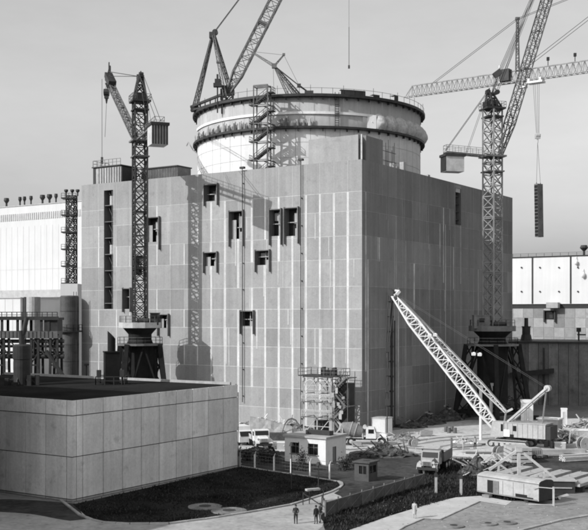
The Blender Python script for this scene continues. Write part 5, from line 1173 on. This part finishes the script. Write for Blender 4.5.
# timber roof truss on posts
Yt = 112.5; T_ = lambda px, py: AT(px, py, Yt)
to = thing('timber_truss', 'pale timber roof truss standing on posts behind the caravan', 'truss', Vector((T_(519, 480).x, Yt, 0)))
apx = T_(518.5, 449.5); lf, rf = T_(489, 470), T_(556.5, 479.5)
for a, b, w in ((apx, lf, .26), (apx, rf, .28)): mb = MB(); mb.bar(a, b, w); build('rafter', mb, M['timber'], to)
mb = MB(); p = T_(519.5, 475); mb.bar(Vector((p.x, p.y, 0)), apx+Z3*.25, .34); mb.box(apx-Z3*.25, .7, .5, .6); build('king_post', mb, M['timber'], to)
for a in (T_(498.5, 463.5), T_(544, 472), T_(556, 479)): mb = MB(); mb.bar(Vector((a.x, a.y, 0)), a, .22); build('post', mb, M['timber'], to)
mb = MB(); mb.bar(T_(499, 464), T_(513, 474), .2); mb.bar(T_(545, 472), T_(530, 477), .2); build('brace', mb, M['timber'], to)
# caravan
v0, v1_ = G(538.8, 505), G(475, 494.6); vd = (v0-v1_).normalized(); vs = Z3.cross(vd); Lv = (v0-v1_).length; vm = (v0+v1_)/2
cv = thing('caravan', 'battered pale site caravan with a rounded roof and an open dark door', 'caravan', vm+vs*1.25)
q = lambda a, s_, z: v1_+vd*a+vs*s_+Z3*z
mb = MB(); Wd = 2.5; prof = [(0, .35), (0, 2.05), (.1, 2.2), (.4, 2.32), (1.25, 2.42), (2.1, 2.32), (2.4, 2.2), (2.5, 2.05), (2.5, .35)]
mb.tone = 1.0; mb.prism([q(0.35, s_, z) for s_, z in prof], vd*(Lv-.36)); 
mb.prism([q(0.0, .35+s_*.72, z*.94) for s_, z in prof], vd*.34); mb.m = 1
mb.prism([q(Lv-.008, s_, z) for s_, z in prof], vd*.06); mb.m = 0; mb.tone = .55
for a in (3.6, 4.9, 6.2): mb.box(q(a, -.012, .4), .05, .03, 1.5, vd)
mb.box(q(Lv/2+.1, -.03, .36), Lv-.5, .05, .12, vd); mb.tone = .55; mb.box(q(Lv/2+.15, -.03, 2.02), Lv-.4, .07, .06, vd); mb.tone = .85
build('body', mb, [M['conc'], M['steel_d']], cv)
mb = MB(); mb.box(q(2.0, -.02, .42), .72, .03, 1.35, vd); build('door', mb, M['dark'], cv); mb = MB(); mb.box(q(5.9, -.02, .45), 1.4, .035, .35, vd); mb.box(q(6.6, -.02, .42), 1.5, .03, .18, vd); build('floor_gap', mb, M['dark'], cv)
mb = MB(); mb.box(q(2.75, -.05, .42), .7, .05, 1.35, vd); mb.box(q(2.75, -.09, 1.0), .08, .05, .05, vd); mb.box(q(1.9, -.4, 0), .9, .6, .3, vd); build('door_leaf', mb, M['conc_d'], cv)
mb = MB()
for a in (1.5, 6.3): mb.tube(q(a, .25, .3), q(a, .5, .3), .3, .3, 14); mb.tube(q(a, 2.0, .3), q(a, 2.25, .3), .3, .3, 14)
mb.box(q(Lv/2, 1.25, .2), Lv-.6, 1.6, .15, vd); build('undercarriage', mb, M['steel_d'], cv)
mb = MB(); bx_ = G(562, 494); mb.box(bx_+Vector((0, 1, 0)), 3.0, 1.4, 1.3, Vector((1, -.1, 0))); mb.m = 1; mb.box(bx_+Vector((0, 1, 1.3)), 3.3, 1.7, .12, Vector((1, -.1, 0))); mb.box(bx_+Vector((-.2, .25, .55)), 2.6, .12, .12, Vector((1, -.1, 0)))
tag(build('timber_crate', mb, [M['steel_d'], M['conc']]), 'dark crate stack with pale lids at the right end of the caravan', 'crate')
pp = G(553.5, 506); mb = MB(); mb.box(pp, .16, .16, 1.9); mb.bar(pp+Z3*1.75, pp+Z3*1.75+Vector((-2.2, .6, .1)), .07); mb.bar(pp+Z3*.1, pp+Vector((-2.4, .5, .1)), .06); tag(build('washing_post', mb, M['timber']), 'pale timber post with a cross rail by the right end of the caravan', 'post')

# ================================================================== scaffolded silos before the sunlit facade
sp = AT(325, 314, 164.5); sp.z = 0; S_ = lambda a, s_, z: sp+uL*a-nL*s_+Z3*z
sg2 = thing('scaffold_tower', 'open steel scaffold tower with arched braces and a railed top before the facade corner', 'scaffold', sp)
ztp = HC+(HY-376.5)/F*sp.y; xs_ = (3.0, .5, -2.0); mb = MB()
for a in xs_:
    for s_ in (-1.6, 1.6): mb.bar(S_(a, s_, 0), S_(a, s_, ztp), .2 if a > 0 else .26)
    mb.tube(S_(a, -1.6, ztp-.7), S_(a, -1.6, ztp-.2), .28, .28, 8)
for z in (ztp*.30, ztp*.56, ztp*.70, ztp):
    for s_ in (-1.6, 1.6): mb.bar(S_(3.0, s_, z), S_(-2, s_, z), .14)
    for a in xs_: mb.bar(S_(a, -1.6, z), S_(a, 1.6, z), .14)
for a0_, a1_ in ((3.0, .5), (.5, -2.0)):
    for k, (z0, z1) in enumerate(((ztp*.56, ztp*.70), (ztp*.3, ztp*.56))): mb.bar(S_(a0_, -1.6, z0), S_((a0_+a1_)/2, -1.6, z1), .08); mb.bar(S_(a1_, -1.6, z0), S_((a0_+a1_)/2, -1.6, z1), .08)
for z0, z1 in ((0, ztp*.3), (ztp*.7, ztp)):
    mb.bar(S_(3.0, -1.6, z0), S_(.5, -1.6, z1), .09); mb.bar(S_(.5, -1.6, z0), S_(-2, -1.6, z1), .09); mb.bar(S_(.5, 1.6, z0), S_(3, 1.6, z1), .09)
for z in (ztp*.15, ztp*.43, ztp*.85): mb.bar(S_(3.0, -1.62, z), S_(-2, -1.62, z), .09)
build('frame', mb, M['steel_l'], sg2)
for zq in (.3, .56): 
    mb = MB(); mb.box(S_(.5, -1.9, ztp*zq), 5.4, .7, .08, uL); pf_ = build('catwalk', mb, M['steel_m'], sg2); mb = MB(); mb.rail([S_(3.1, -2.2, ztp*zq+.08), S_(-2.1, -2.2, ztp*zq+.08)], 1.0, .03, 1.1); build('guard_rail', mb, M['steel_l'], pf_)
for a in (1.75, -.75):                                    # arched knee braces under the platform, front and back
    for s_ in (-1.6, 1.6):
        mb = MB(); pr_ = None
        for k in range(13): t = math.pi*k/12; p = S_(a-1.22*math.cos(t), s_, ztp*.70+(ztp*.25)*math.sin(t)**.8); (mb.bar(pr_, p, .12) if pr_ else None); pr_ = p
        build('arch_brace', mb, M['steel_l'], sg2)
mb = MB(); mb.box(S_(0.2, 0, ztp+.08), 7.2, 4.0, .16, uL); build('platform', mb, M['steel_d'], sg2)
mb = MB(); mb.rail([S_(3.8, -2, ztp+.2), S_(-3.4, -2, ztp+.2), S_(-3.4, 2, ztp+.2), S_(3.8, 2, ztp+.2)], 1.1, .035, 1.2, True, True); build('guard_rail', mb, M['steel_m'], sg2)
mb = MB()
for a in (.3, -.3, -1.0, -1.7): mb.box(S_(a, .2, ztp+.24), .4, .5, rp.uniform(.8, 1.3), uL); mb.tube(S_(a, -.6, ztp+.24), S_(a, -.6, ztp+1.4), .12, .12, 8)
build('filter_box', mb, M['steel_d'], sg2)
mb = MB(); zs_ = [0, ztp*.28, ztp*.52, ztp*.76, ztp]
for k in range(4):
    a0_, a1_ = (-2.3, -4.6) if k % 2 else (-4.6, -2.3)
    for s_ in (-1.4, -.5): mb.bar(S_(a0_, s_, zs_[k]), S_(a1_, s_, zs_[k+1]), .28)
    for i in range(8): mb.box(S_(a0_+(a1_-a0_)*i/8, -.95, zs_[k]+(zs_[k+1]-zs_[k])*i/8+.05), .26, .9, .05, uL)
    mb.box(S_(a1_, -.2, zs_[k+1]-.1), 1.2, 2.4, .14, uL); mb.rail([S_(a0_, -1.45, zs_[k]+.1), S_(a1_, -1.45, zs_[k+1]+.1)], 1, .04, 1.0)
for a in (-2.3, -5.0):
    for s_ in (-1.5, .8): mb.bar(S_(a, s_, 0), S_(a, s_, ztp+.9), .12)
build('stair', mb, M['steel_m'], sg2)
mb = MB(); mb.box(S_(-3.3, .6, 0), 2.6, 2.0, ztp*.9, uL); build('shade_mass', mb, M['steel_d'], sg2)  # dark block standing in for the shade on the facade by the stair
mb = MB(); mb.box(S_(.6, 0, 0), 1.6, 1.8, ztp*.24, uL); build('pump_box', mb, M['steel_d'], sg2)
mb = MB(); zk = ztp*.3
for k in range(12): c = S_(rp.uniform(-4.4, -2), -1.75, rp.uniform(.1, .92)*ztp); mb = MB(); mb.tone = rp.uniform(.6, 1); mb.box(c, rp.uniform(.2, .7), .08, rp.uniform(.3, .9), uL+Z3*rp.uniform(-.4, .4)); build('loose_board', mb, M['conc'], sg2)

# ================================================================== yard clutter
rc7 = random.Random(77)
def drum(c, k, proto=[None]):
    if proto[0] is None:
        o = thing('oil_drum', '', 'drum', c, 0, 'oil drums among the yard clutter')
        mb = MB(); mb.lathe((0, 0, 0), [(.01, 0), (.29, 0), (.29, .29), (.305, .3), (.29, .31), (.29, .58), (.305, .59), (.29, .6), (.29, .88), (.27, .88), (.27, .86), (.01, .86)], 18); build('shell', mb, M['steel_m'], o, world=False)
        mb = MB(); mb.tube((.15, 0, .86), (.15, 0, .89), .04, .04, 8); build('bung', mb, M['steel_l'], o, world=False); proto[0] = o
    else: o = dup(proto[0], c, rc7.uniform(0, 6), '')
    o['label'] = k
dl = 'rusty oil drum in the drum cluster at the right edge of the yard'; dl2 = 'rusty oil drum in the drum cluster between jib foot and mixer truck'
for px, py in ((546, 447), (549, 446.5), (552, 448), (555, 446), (571, 437), (574, 438), (580, 436.5), (583, 438.5)): drum(G(px, py), dl)
for px, py in ((446, 432), (449, 433), (452, 431.5), (455, 433.2)): drum(G(px, py), dl2)
def stack(px, py, ang, nx, nz, L_, w, h, m, lab, cat, nm, gap=.03):
    c = G(px, py); ux = Vector((math.cos(ang), math.sin(ang), 0)); uy = Z3.cross(ux); o = thing(nm, lab, cat, c)
    for s_ in (-.35, .35): mb = MB(); mb.box(c+ux*(L_*s_), .12, nx*(w+gap)+.1, .1, ux); build('bearer', mb, M['rubble_d'], o)
    for k in range(nz):
        for i in range(nx):
            if k == nz-1 and rc7.random() < .3: continue
            mb = MB(); mb.tone = rc7.uniform(.65, 1.15); mb.box(c+ux*rc7.uniform(-.12, .12)+uy*((i-(nx-1)/2)*(w+gap))+Z3*(.1+k*(h+.012)), L_*rc7.uniform(.93, 1.02), w, h, ux); build(nm.split('_')[0] if nm != 'timber_stack' else 'plank', mb, M[m], o)
stack(508, 457.5, .25, 5, 4, 4.2, .22, .12, 'timber', 'stack of pale planks left of the upright slab pile', 'timber stack', 'timber_stack')
stack(545, 456, .1, 6, 3, 5.0, .22, .1, 'timber', 'low stack of pale planks right of the upright slab pile', 'timber stack', 'timber_stack')
stack(576, 461, .35, 6, 5, 4.4, .2, .14, 'timber', 'high stack of pale planks at the right edge, above the precast slabs', 'timber stack', 'timber_stack')
stack(357, 446.5, .0, 4, 4, 1.4, .28, .2, 'conc', 'small stack of concrete blocks before the mixer truck wheels', 'block stack', 'block_stack')
stack(425, 436, .2, 3, 3, 2.0, .4, .25, 'conc', 'stack of concrete blocks in the sunlit yard against the shade edge', 'block stack', 'block_stack')
for i, (px, py, a, L_) in enumerate(((466, 447, .5, 5), (467.5, 446.4, .47, 5.2), (469, 447.2, .55, 4.6), (471, 446.2, .45, 5), (478, 453, -.2, 4.2), (482, 454, -.12, 4.4))):
    c = G(px, py); d = Vector((math.cos(a), math.sin(a), 0)); mb = MB(); mb.tube(c-d*L_/2+Z3*.16, c+d*L_/2+Z3*.16, .15, .15, 10, False); mb.tube(c-d*L_/2+Z3*.16, c+d*L_/2+Z3*.16, .12, .12, 10, False)
    tag(build('steel_pipe', mb, M['steel_m'] if i % 2 else M['conc']), 'steel pipe in the bundle lying left of the crawler tracks' if i < 4 else 'steel pipe of the crossed pair lying before the crawler tracks', 'pipe', 'pipes lying by the crawler tracks')
for px, py, r, lab in ((498.5, 457, .75, 'wooden cable drum standing before the crawler tracks'), (583, 450, .9, 'wooden cable drum standing at the right edge of the yard'), (413, 447, .6, 'small wooden cable drum behind the dump truck')):
    c = G(px, py); o = thing('cable_drum', lab, 'cable drum', c, 0, 'wooden cable drums'); ax = Vector((.5, -.85, 0))
    for s_ in (-.4, .4): mb = MB(); mb.tube(c+Z3*r+ax*(s_-.04), c+Z3*r+ax*(s_+.04), r, r, 22); mb.tone = .5; mb.tube(c+Z3*r+ax*(s_-.06), c+Z3*r+ax*(s_+.06), r*.12, r*.12, 10); build('flange', mb, M['timber'], o)
    mb = MB(); mb.tube(c+Z3*r-ax*.36, c+Z3*r+ax*.36, r*.6, r*.6, 18); build('cable', mb, M['steel_d'], o)
# compressor trailer, welding box, mortar tub
c = G(533, 459); o = thing('compressor', 'small towed compressor with round cowl among the planks', 'compressor', c, .3)
mb = MB(); mb.prism([(-1.1, -.6, .5), (1.1, -.6, .5), (1.1, -.6, 1.2), (.8, -.6, 1.5), (-.8, -.6, 1.5), (-1.1, -.6, 1.2)], (0, 1.2, 0)); mb.tone = .4
for k in range(6): mb.box((-.8+k*.3, -.605, .7), .12, .03, .5)
build('cowl', mb, M['conc'], o, world=False); mb = MB(); mb.bar((1.1, 0, .5), (2.2, 0, .35), .1); mb.bar((2.2, 0, .35), (2.2, 0, 0), .07); build('drawbar', mb, M['steel_d'], o, world=False)
for y in (-.65, .65): wheel(o, (-.2, y, .34), .34, .18)
for px, py, w, lab in ((560, 449, 1.5, 'pale welding box beside the crawler crane tail'), (284, 449, 1.8, 'pale tool chest beside the white house wall'), (248, 437, 2.2, 'white crate by the foot of the sunlit facade')):
    c = G(px, py); o = thing('tool_box', lab, 'box', c); mb = MB(); mb.box(c, w, 1.0, .9, Vector((1, -.2, 0))); build('body', mb, M['conc'], o); mb = MB(); mb.box(c+Z3*.9, w+.1, 1.1, .1, Vector((1, -.2, 0))); mb.tube(c+Z3*.55-Vector((0, .62, 0)), c+Z3*.55-Vector((0, .52, 0)), .08, .08, 8); build('lid', mb, M['whitepaint'], o)
heap('rubble_heap', 'pale heap of boards along the sunlit facade foot, left of the downpipes', 'rubble heap', G(262, 429), 7, 1.6, 1.6, 80, 'rubble', .12, .45, None, 26, 'whitepaint')
heap('rubble_heap', 'pale rubble heap between the two downpipes at the facade foot', 'rubble heap', G(291, 431), 4.5, 1.5, 1.5, 70, 'rubble', .1, .4, None, 18, 'conc')
heap('scrap_heap', 'jumble of bars and sheets under the crawler crane counterweight', 'scrap heap', G(551, 443), 3.2, 1.6, 1.0, 60, 'rubble_d', .1, .35, None, 30, 'steel_m')
heap('scrap_heap', 'low jumble of boards beyond the bin at the right edge', 'scrap heap', G(584, 429), 4, 2, 1.2, 60, 'rubble', .1, .4, None, 26, 'conc')
heap('rubble_heap', 'low rubble spill left of the tall pale column', 'rubble heap', G(465, 443), 2.2, 1.2, .6, 70, 'sand', .08, .25, None, 6, 'conc')
heap('scrap_heap', 'dark scrap heap under the near corner of the precast slabs', 'scrap heap', G(498, 467), 3.2, 1.5, .9, 60, 'rubble_d', .1, .35, None, 22, 'timber')
for px, py, h, lab in ((461, 444, 1.2, 'short timber stake in the sunlit yard'), (569, 444, 2.4, 'leaning timber prop at the right of the crawler crane')):
    p = G(px, py); mb = MB(); mb.bar(p, p+Vector((.3, .1, h)), .14); tag(build('timber_prop', mb, M['timber']), lab, 'prop')
# ================================================================== people
def person(loc, face, label, cloth, pose=0, top=None, h=1.7):
    o = thing('person', label, 'person', loc, face); k = h/1.75
    st = (.12, -.10) if pose == 2 else (.03, -.03)          # stride
    J = {'pel': (0, 0, .93), 'sp': (0, 0, 1.15), 'ch': (.01, 0, 1.36), 'nk': (.01, 0, 1.50), 'hd0': (.025, 0, 1.58), 'hd1': (.03, 0, 1.69)}
    V = []; E = []; Rd = []
    def v(p, r): V.append(Vector(p)*k); Rd.append(r*k*1.13); return len(V)-1
    def chain(i, seq):
        for p, r in seq: j = v(p, r); E.append((i, j)); i = j
        return i
    pel = v((0, 0, .95), .155); sp_ = chain(pel, [((0, 0, 1.14), .135)]); ch = chain(sp_, [((.0, 0, 1.36), .16)]); nk = chain(ch, [((.01, 0, 1.48), .065), ((.02, 0, 1.54), .058)]); hd = chain(nk, [((.025, 0, 1.61), .125), ((.025, 0, 1.70), .115)])
    for s_, dx in ((1, st[0]), (-1, st[1])):
        chain(pel, [((.01, s_*.10, .86), .105), ((dx*.5+.02, s_*.115, .5), .068), ((dx-.02, s_*.12, .12), .045), ((dx-.01, s_*.12, .045), .045), ((dx+.13, s_*.135, .035), .035)])
    for s_ in (1, -1):
        if pose == 1: arm = [((.0, s_*.19, 1.40), .062), ((-.05, s_*.27, 1.14), .046), ((.14, s_*.20, 1.0), .034)]; hand = Vector((.2, s_*.16, .99)); hdv = Vector((.9, -s_*.4, -.1)).normalized()
        else: sw = .12*s_ if pose == 2 else 0; arm = [((0, s_*.19, 1.40), .062), ((-.01+sw*.5, s_*.235, 1.12), .046), ((.05+sw, s_*.23, .88), .034)]; hand = Vector((.06+sw, s_*.228, .82)); hdv = Vector((.15, 0, -1)).normalized()
        w = chain(ch, arm); pl = chain(w, [(tuple(hand), .034)])
        sdv = hdv.cross(Vector((0, 1, 0)) if abs(hdv.z) < .5 else Vector((0, 1, 0))).normalized()
        for t, L2 in ((-.027, .07), (-.009, .085), (.010, .08), (.028, .062)): chain(pl, [(tuple(hand+hdv*.035+sdv*t), .010), (tuple(hand+hdv*(.035+L2*.6)+sdv*t*1.15+Vector((0, -s_*.006, 0))), .009), (tuple(hand+hdv*(.035+L2)+sdv*t*1.15+Vector((0, -s_*.02, 0))), .008)])
        chain(w, [(tuple(hand-hdv*.01+sdv*.035), .011), (tuple(hand+hdv*.04+sdv*.06), .009)])
    me = bpy.data.meshes.new('person_body'); me.from_pydata(V, E, []); ob = bpy.data.objects.new('body', me); COL.objects.link(ob)
    m = ob.modifiers.new('s', 'SKIN'); sv = me.skin_vertices[0].data
    for i, r in enumerate(Rd): sv[i].radius = (r, r)
    sv[0].use_root = True; sub = ob.modifiers.new('u', 'SUBSURF'); sub.levels = sub.render_levels = 1
    dg = bpy.context.evaluated_depsgraph_get(); m2 = bpy.data.meshes.new_from_object(ob.evaluated_get(dg)); bpy.data.objects.remove(ob)
    m2.materials.append(M[cloth]); m2.materials.append(M['skin']); m2.materials.append(M[top or cloth])
    for p in m2.polygons:
        c = p.center/k; p.use_smooth = True; ah = abs(c.y) > .16 and c.z < .9 if pose != 1 else (c.x > .13 and .9 < c.z < 1.06 and abs(c.y) > .08)
        p.material_index = 1 if c.z > 1.5 or ah else (2 if c.z > .92 else 0)
        if c.z < .09: p.material_index = 0
    a = m2.attributes.new('tone', 'FLOAT', 'FACE'); a.data.foreach_set('value', [1.0]*len(m2.polygons))
    b = bpy.data.objects.new('body', m2); COL.objects.link(b); b.parent = o
    mb = MB(); c = Vector((.018, 0, 1.66))*k; kk = len(mb.v); n = 14
    for j in range(5):
        a_ = j*.42
        for i in range(n): t = 2*math.pi*i/n; mb.v.append(c+Vector((.122*math.sin(a_)*math.cos(t)-.014, .112*math.sin(a_)*math.sin(t), .14*math.cos(a_)+(.02*math.cos(t) if j > 2 else 0)))*k)
    for j in range(4):
        for i in range(n): mb.face([kk+j*n+i, kk+j*n+(i+1) % n, kk+(j+1)*n+(i+1) % n, kk+(j+1)*n+i])
    build('hair', mb, M['hair'], o, world=False, smooth=True)
    mb = MB(); f_ = .115
    mb.prism([((f_+.0)*k, -.014*k, 1.60*k), ((f_+.026)*k, 0, 1.598*k), ((f_)*k, .014*k, 1.60*k), ((f_-.004)*k, 0, 1.645*k)], (-.02*k, 0, 0)); mb.m = 1
    for y in (-.033, .033): mb.ellip(Vector((.108, y, 1.645))*k, .012*k, .014*k, .008*k, 8, 5)
    mb.box(Vector((.112, 0, 1.565))*k, .012*k, .045*k, .008*k); mb.m = 0
    for y in (-.095, .095): mb.ellip(Vector((.02, y, 1.63))*k, .02*k, .012*k, .032*k, 8, 5)
    build('face', mb, [M['skin'], M['hair']], o, world=False)
    if cloth == 'cloth_l':
        mb = MB(); mb.lathe((0, 0, .48*k), [(.20*k, 0), (.185*k, .3*k), (.16*k, .62*k), (.17*k, .8*k)], 16); build('coat', mb, M['cloth_l'], o, world=False, smooth=True)
    return o
person(G(295.8, 523.7), rad(-100), 'person in dark work clothes standing hands forward on the road, apart at left', 'cloth_d', 1, 'cloth_d', 1.72)
person(G(316, 523.9), rad(120), 'person in dark coat, the nearer of the pair by the barrier gate', 'cloth_d', 0, None, 1.68)
person(G(320.2, 522.6), rad(200), 'person in dark clothes, the farther and taller of the pair by the barrier gate', 'cloth_d', 0, None, 1.76)
person(G(414.5, 518.5), rad(70), 'person in a long white coat walking along the pale path', 'cloth_l', 2, None, 1.66)
person(G(475, 449), rad(-80), 'worker in dark clothes and pale top standing before the crawler crane', 'cloth_d', 1, 'conc', 1.74)
person(G(463, 450), rad(10), 'worker in pale clothes stooped over rubble left of the crawler crane', 'conc', 1, None, 1.6)

# ================================================================== camera, sun, sky
cam = bpy.data.cameras.new('camera'); co = bpy.data.objects.new('camera', cam); COL.objects.link(co); S.camera = co
co.location = (0, 0, HC); co.rotation_euler = (math.pi/2, 0, 0); cam.sensor_fit = 'HORIZONTAL'; cam.sensor_width = 36; cam.lens = 36*F/588
cam.shift_y = (HY-265)/588; cam.clip_end = 9000; cam.clip_start = .5
sun = bpy.data.lights.new('sun', 'SUN'); so_ = bpy.data.objects.new('sun', sun); COL.objects.link(so_)
dv = Vector((SUN_H.x*math.cos(SUN_EL), SUN_H.y*math.cos(SUN_EL), -math.sin(SUN_EL))); so_.rotation_euler = dv.to_track_quat('-Z', 'Y').to_euler(); so_.location = (-60, -20, 90)
sun.energy = 2.85; sun.angle = rad(.5); sun.color = (1, 1, 1)
w = bpy.data.worlds.new('World'); S.world = w; w.use_nodes = True; nt = w.node_tree; bg = nt.nodes['Background']
sky = nt.nodes.new('ShaderNodeTexSky'); sky.sky_type = 'NISHITA'; sky.sun_disc = False; sky.sun_elevation = SUN_EL; sky.sun_rotation = math.atan2(-SUN_H.x, -SUN_H.y)
sky.dust_density = 2.5; sky.air_density = 1.0; sky.ozone_density = 1.0
bw = nt.nodes.new('ShaderNodeSeparateColor'); nt.links.new(sky.outputs[0], bw.inputs[0]); tcw = nt.nodes.new('ShaderNodeTexCoord'); mpw = nt.nodes.new('ShaderNodeMapping'); mpw.inputs['Scale'].default_value = (1.6, 1.6, 5); nw = nt.nodes.new('ShaderNodeTexNoise'); nw.inputs['Scale'].default_value = 2.2; nw.inputs['Detail'].default_value = 7; nw.inputs['Roughness'].default_value = .62
nt.links.new(tcw.outputs['Generated'], mpw.inputs['Vector']); nt.links.new(mpw.outputs[0], nw.inputs['Vector']); mrw = nt.nodes.new('ShaderNodeMapRange'); mrw.inputs['From Min'].default_value = .3; mrw.inputs['From Max'].default_value = .7; mrw.inputs['To Min'].default_value = .92; mrw.inputs['To Max'].default_value = 1.06; nt.links.new(nw.outputs['Fac'], mrw.inputs['Value'])
mlw = nt.nodes.new('ShaderNodeMath'); mlw.operation = 'MULTIPLY'; nt.links.new(bw.outputs[2], mlw.inputs[0]); nt.links.new(mrw.outputs[0], mlw.inputs[1]); nt.links.new(mlw.outputs[0], bg.inputs[0]); bg.inputs[1].default_value = .128   # blue-sensitive film
S.render.engine = 'CYCLES'; S.cycles.pixel_filter_type = 'BLACKMAN_HARRIS'; S.cycles.filter_width = 2.1
vs_ = S.view_settings; vs_.view_transform = 'Standard'; vs_.look = 'None'; vs_.gamma = 1; vs_.exposure = .3; vs_.use_curve_mapping = False
S.render.resolution_x = 1024; S.render.resolution_y = 923
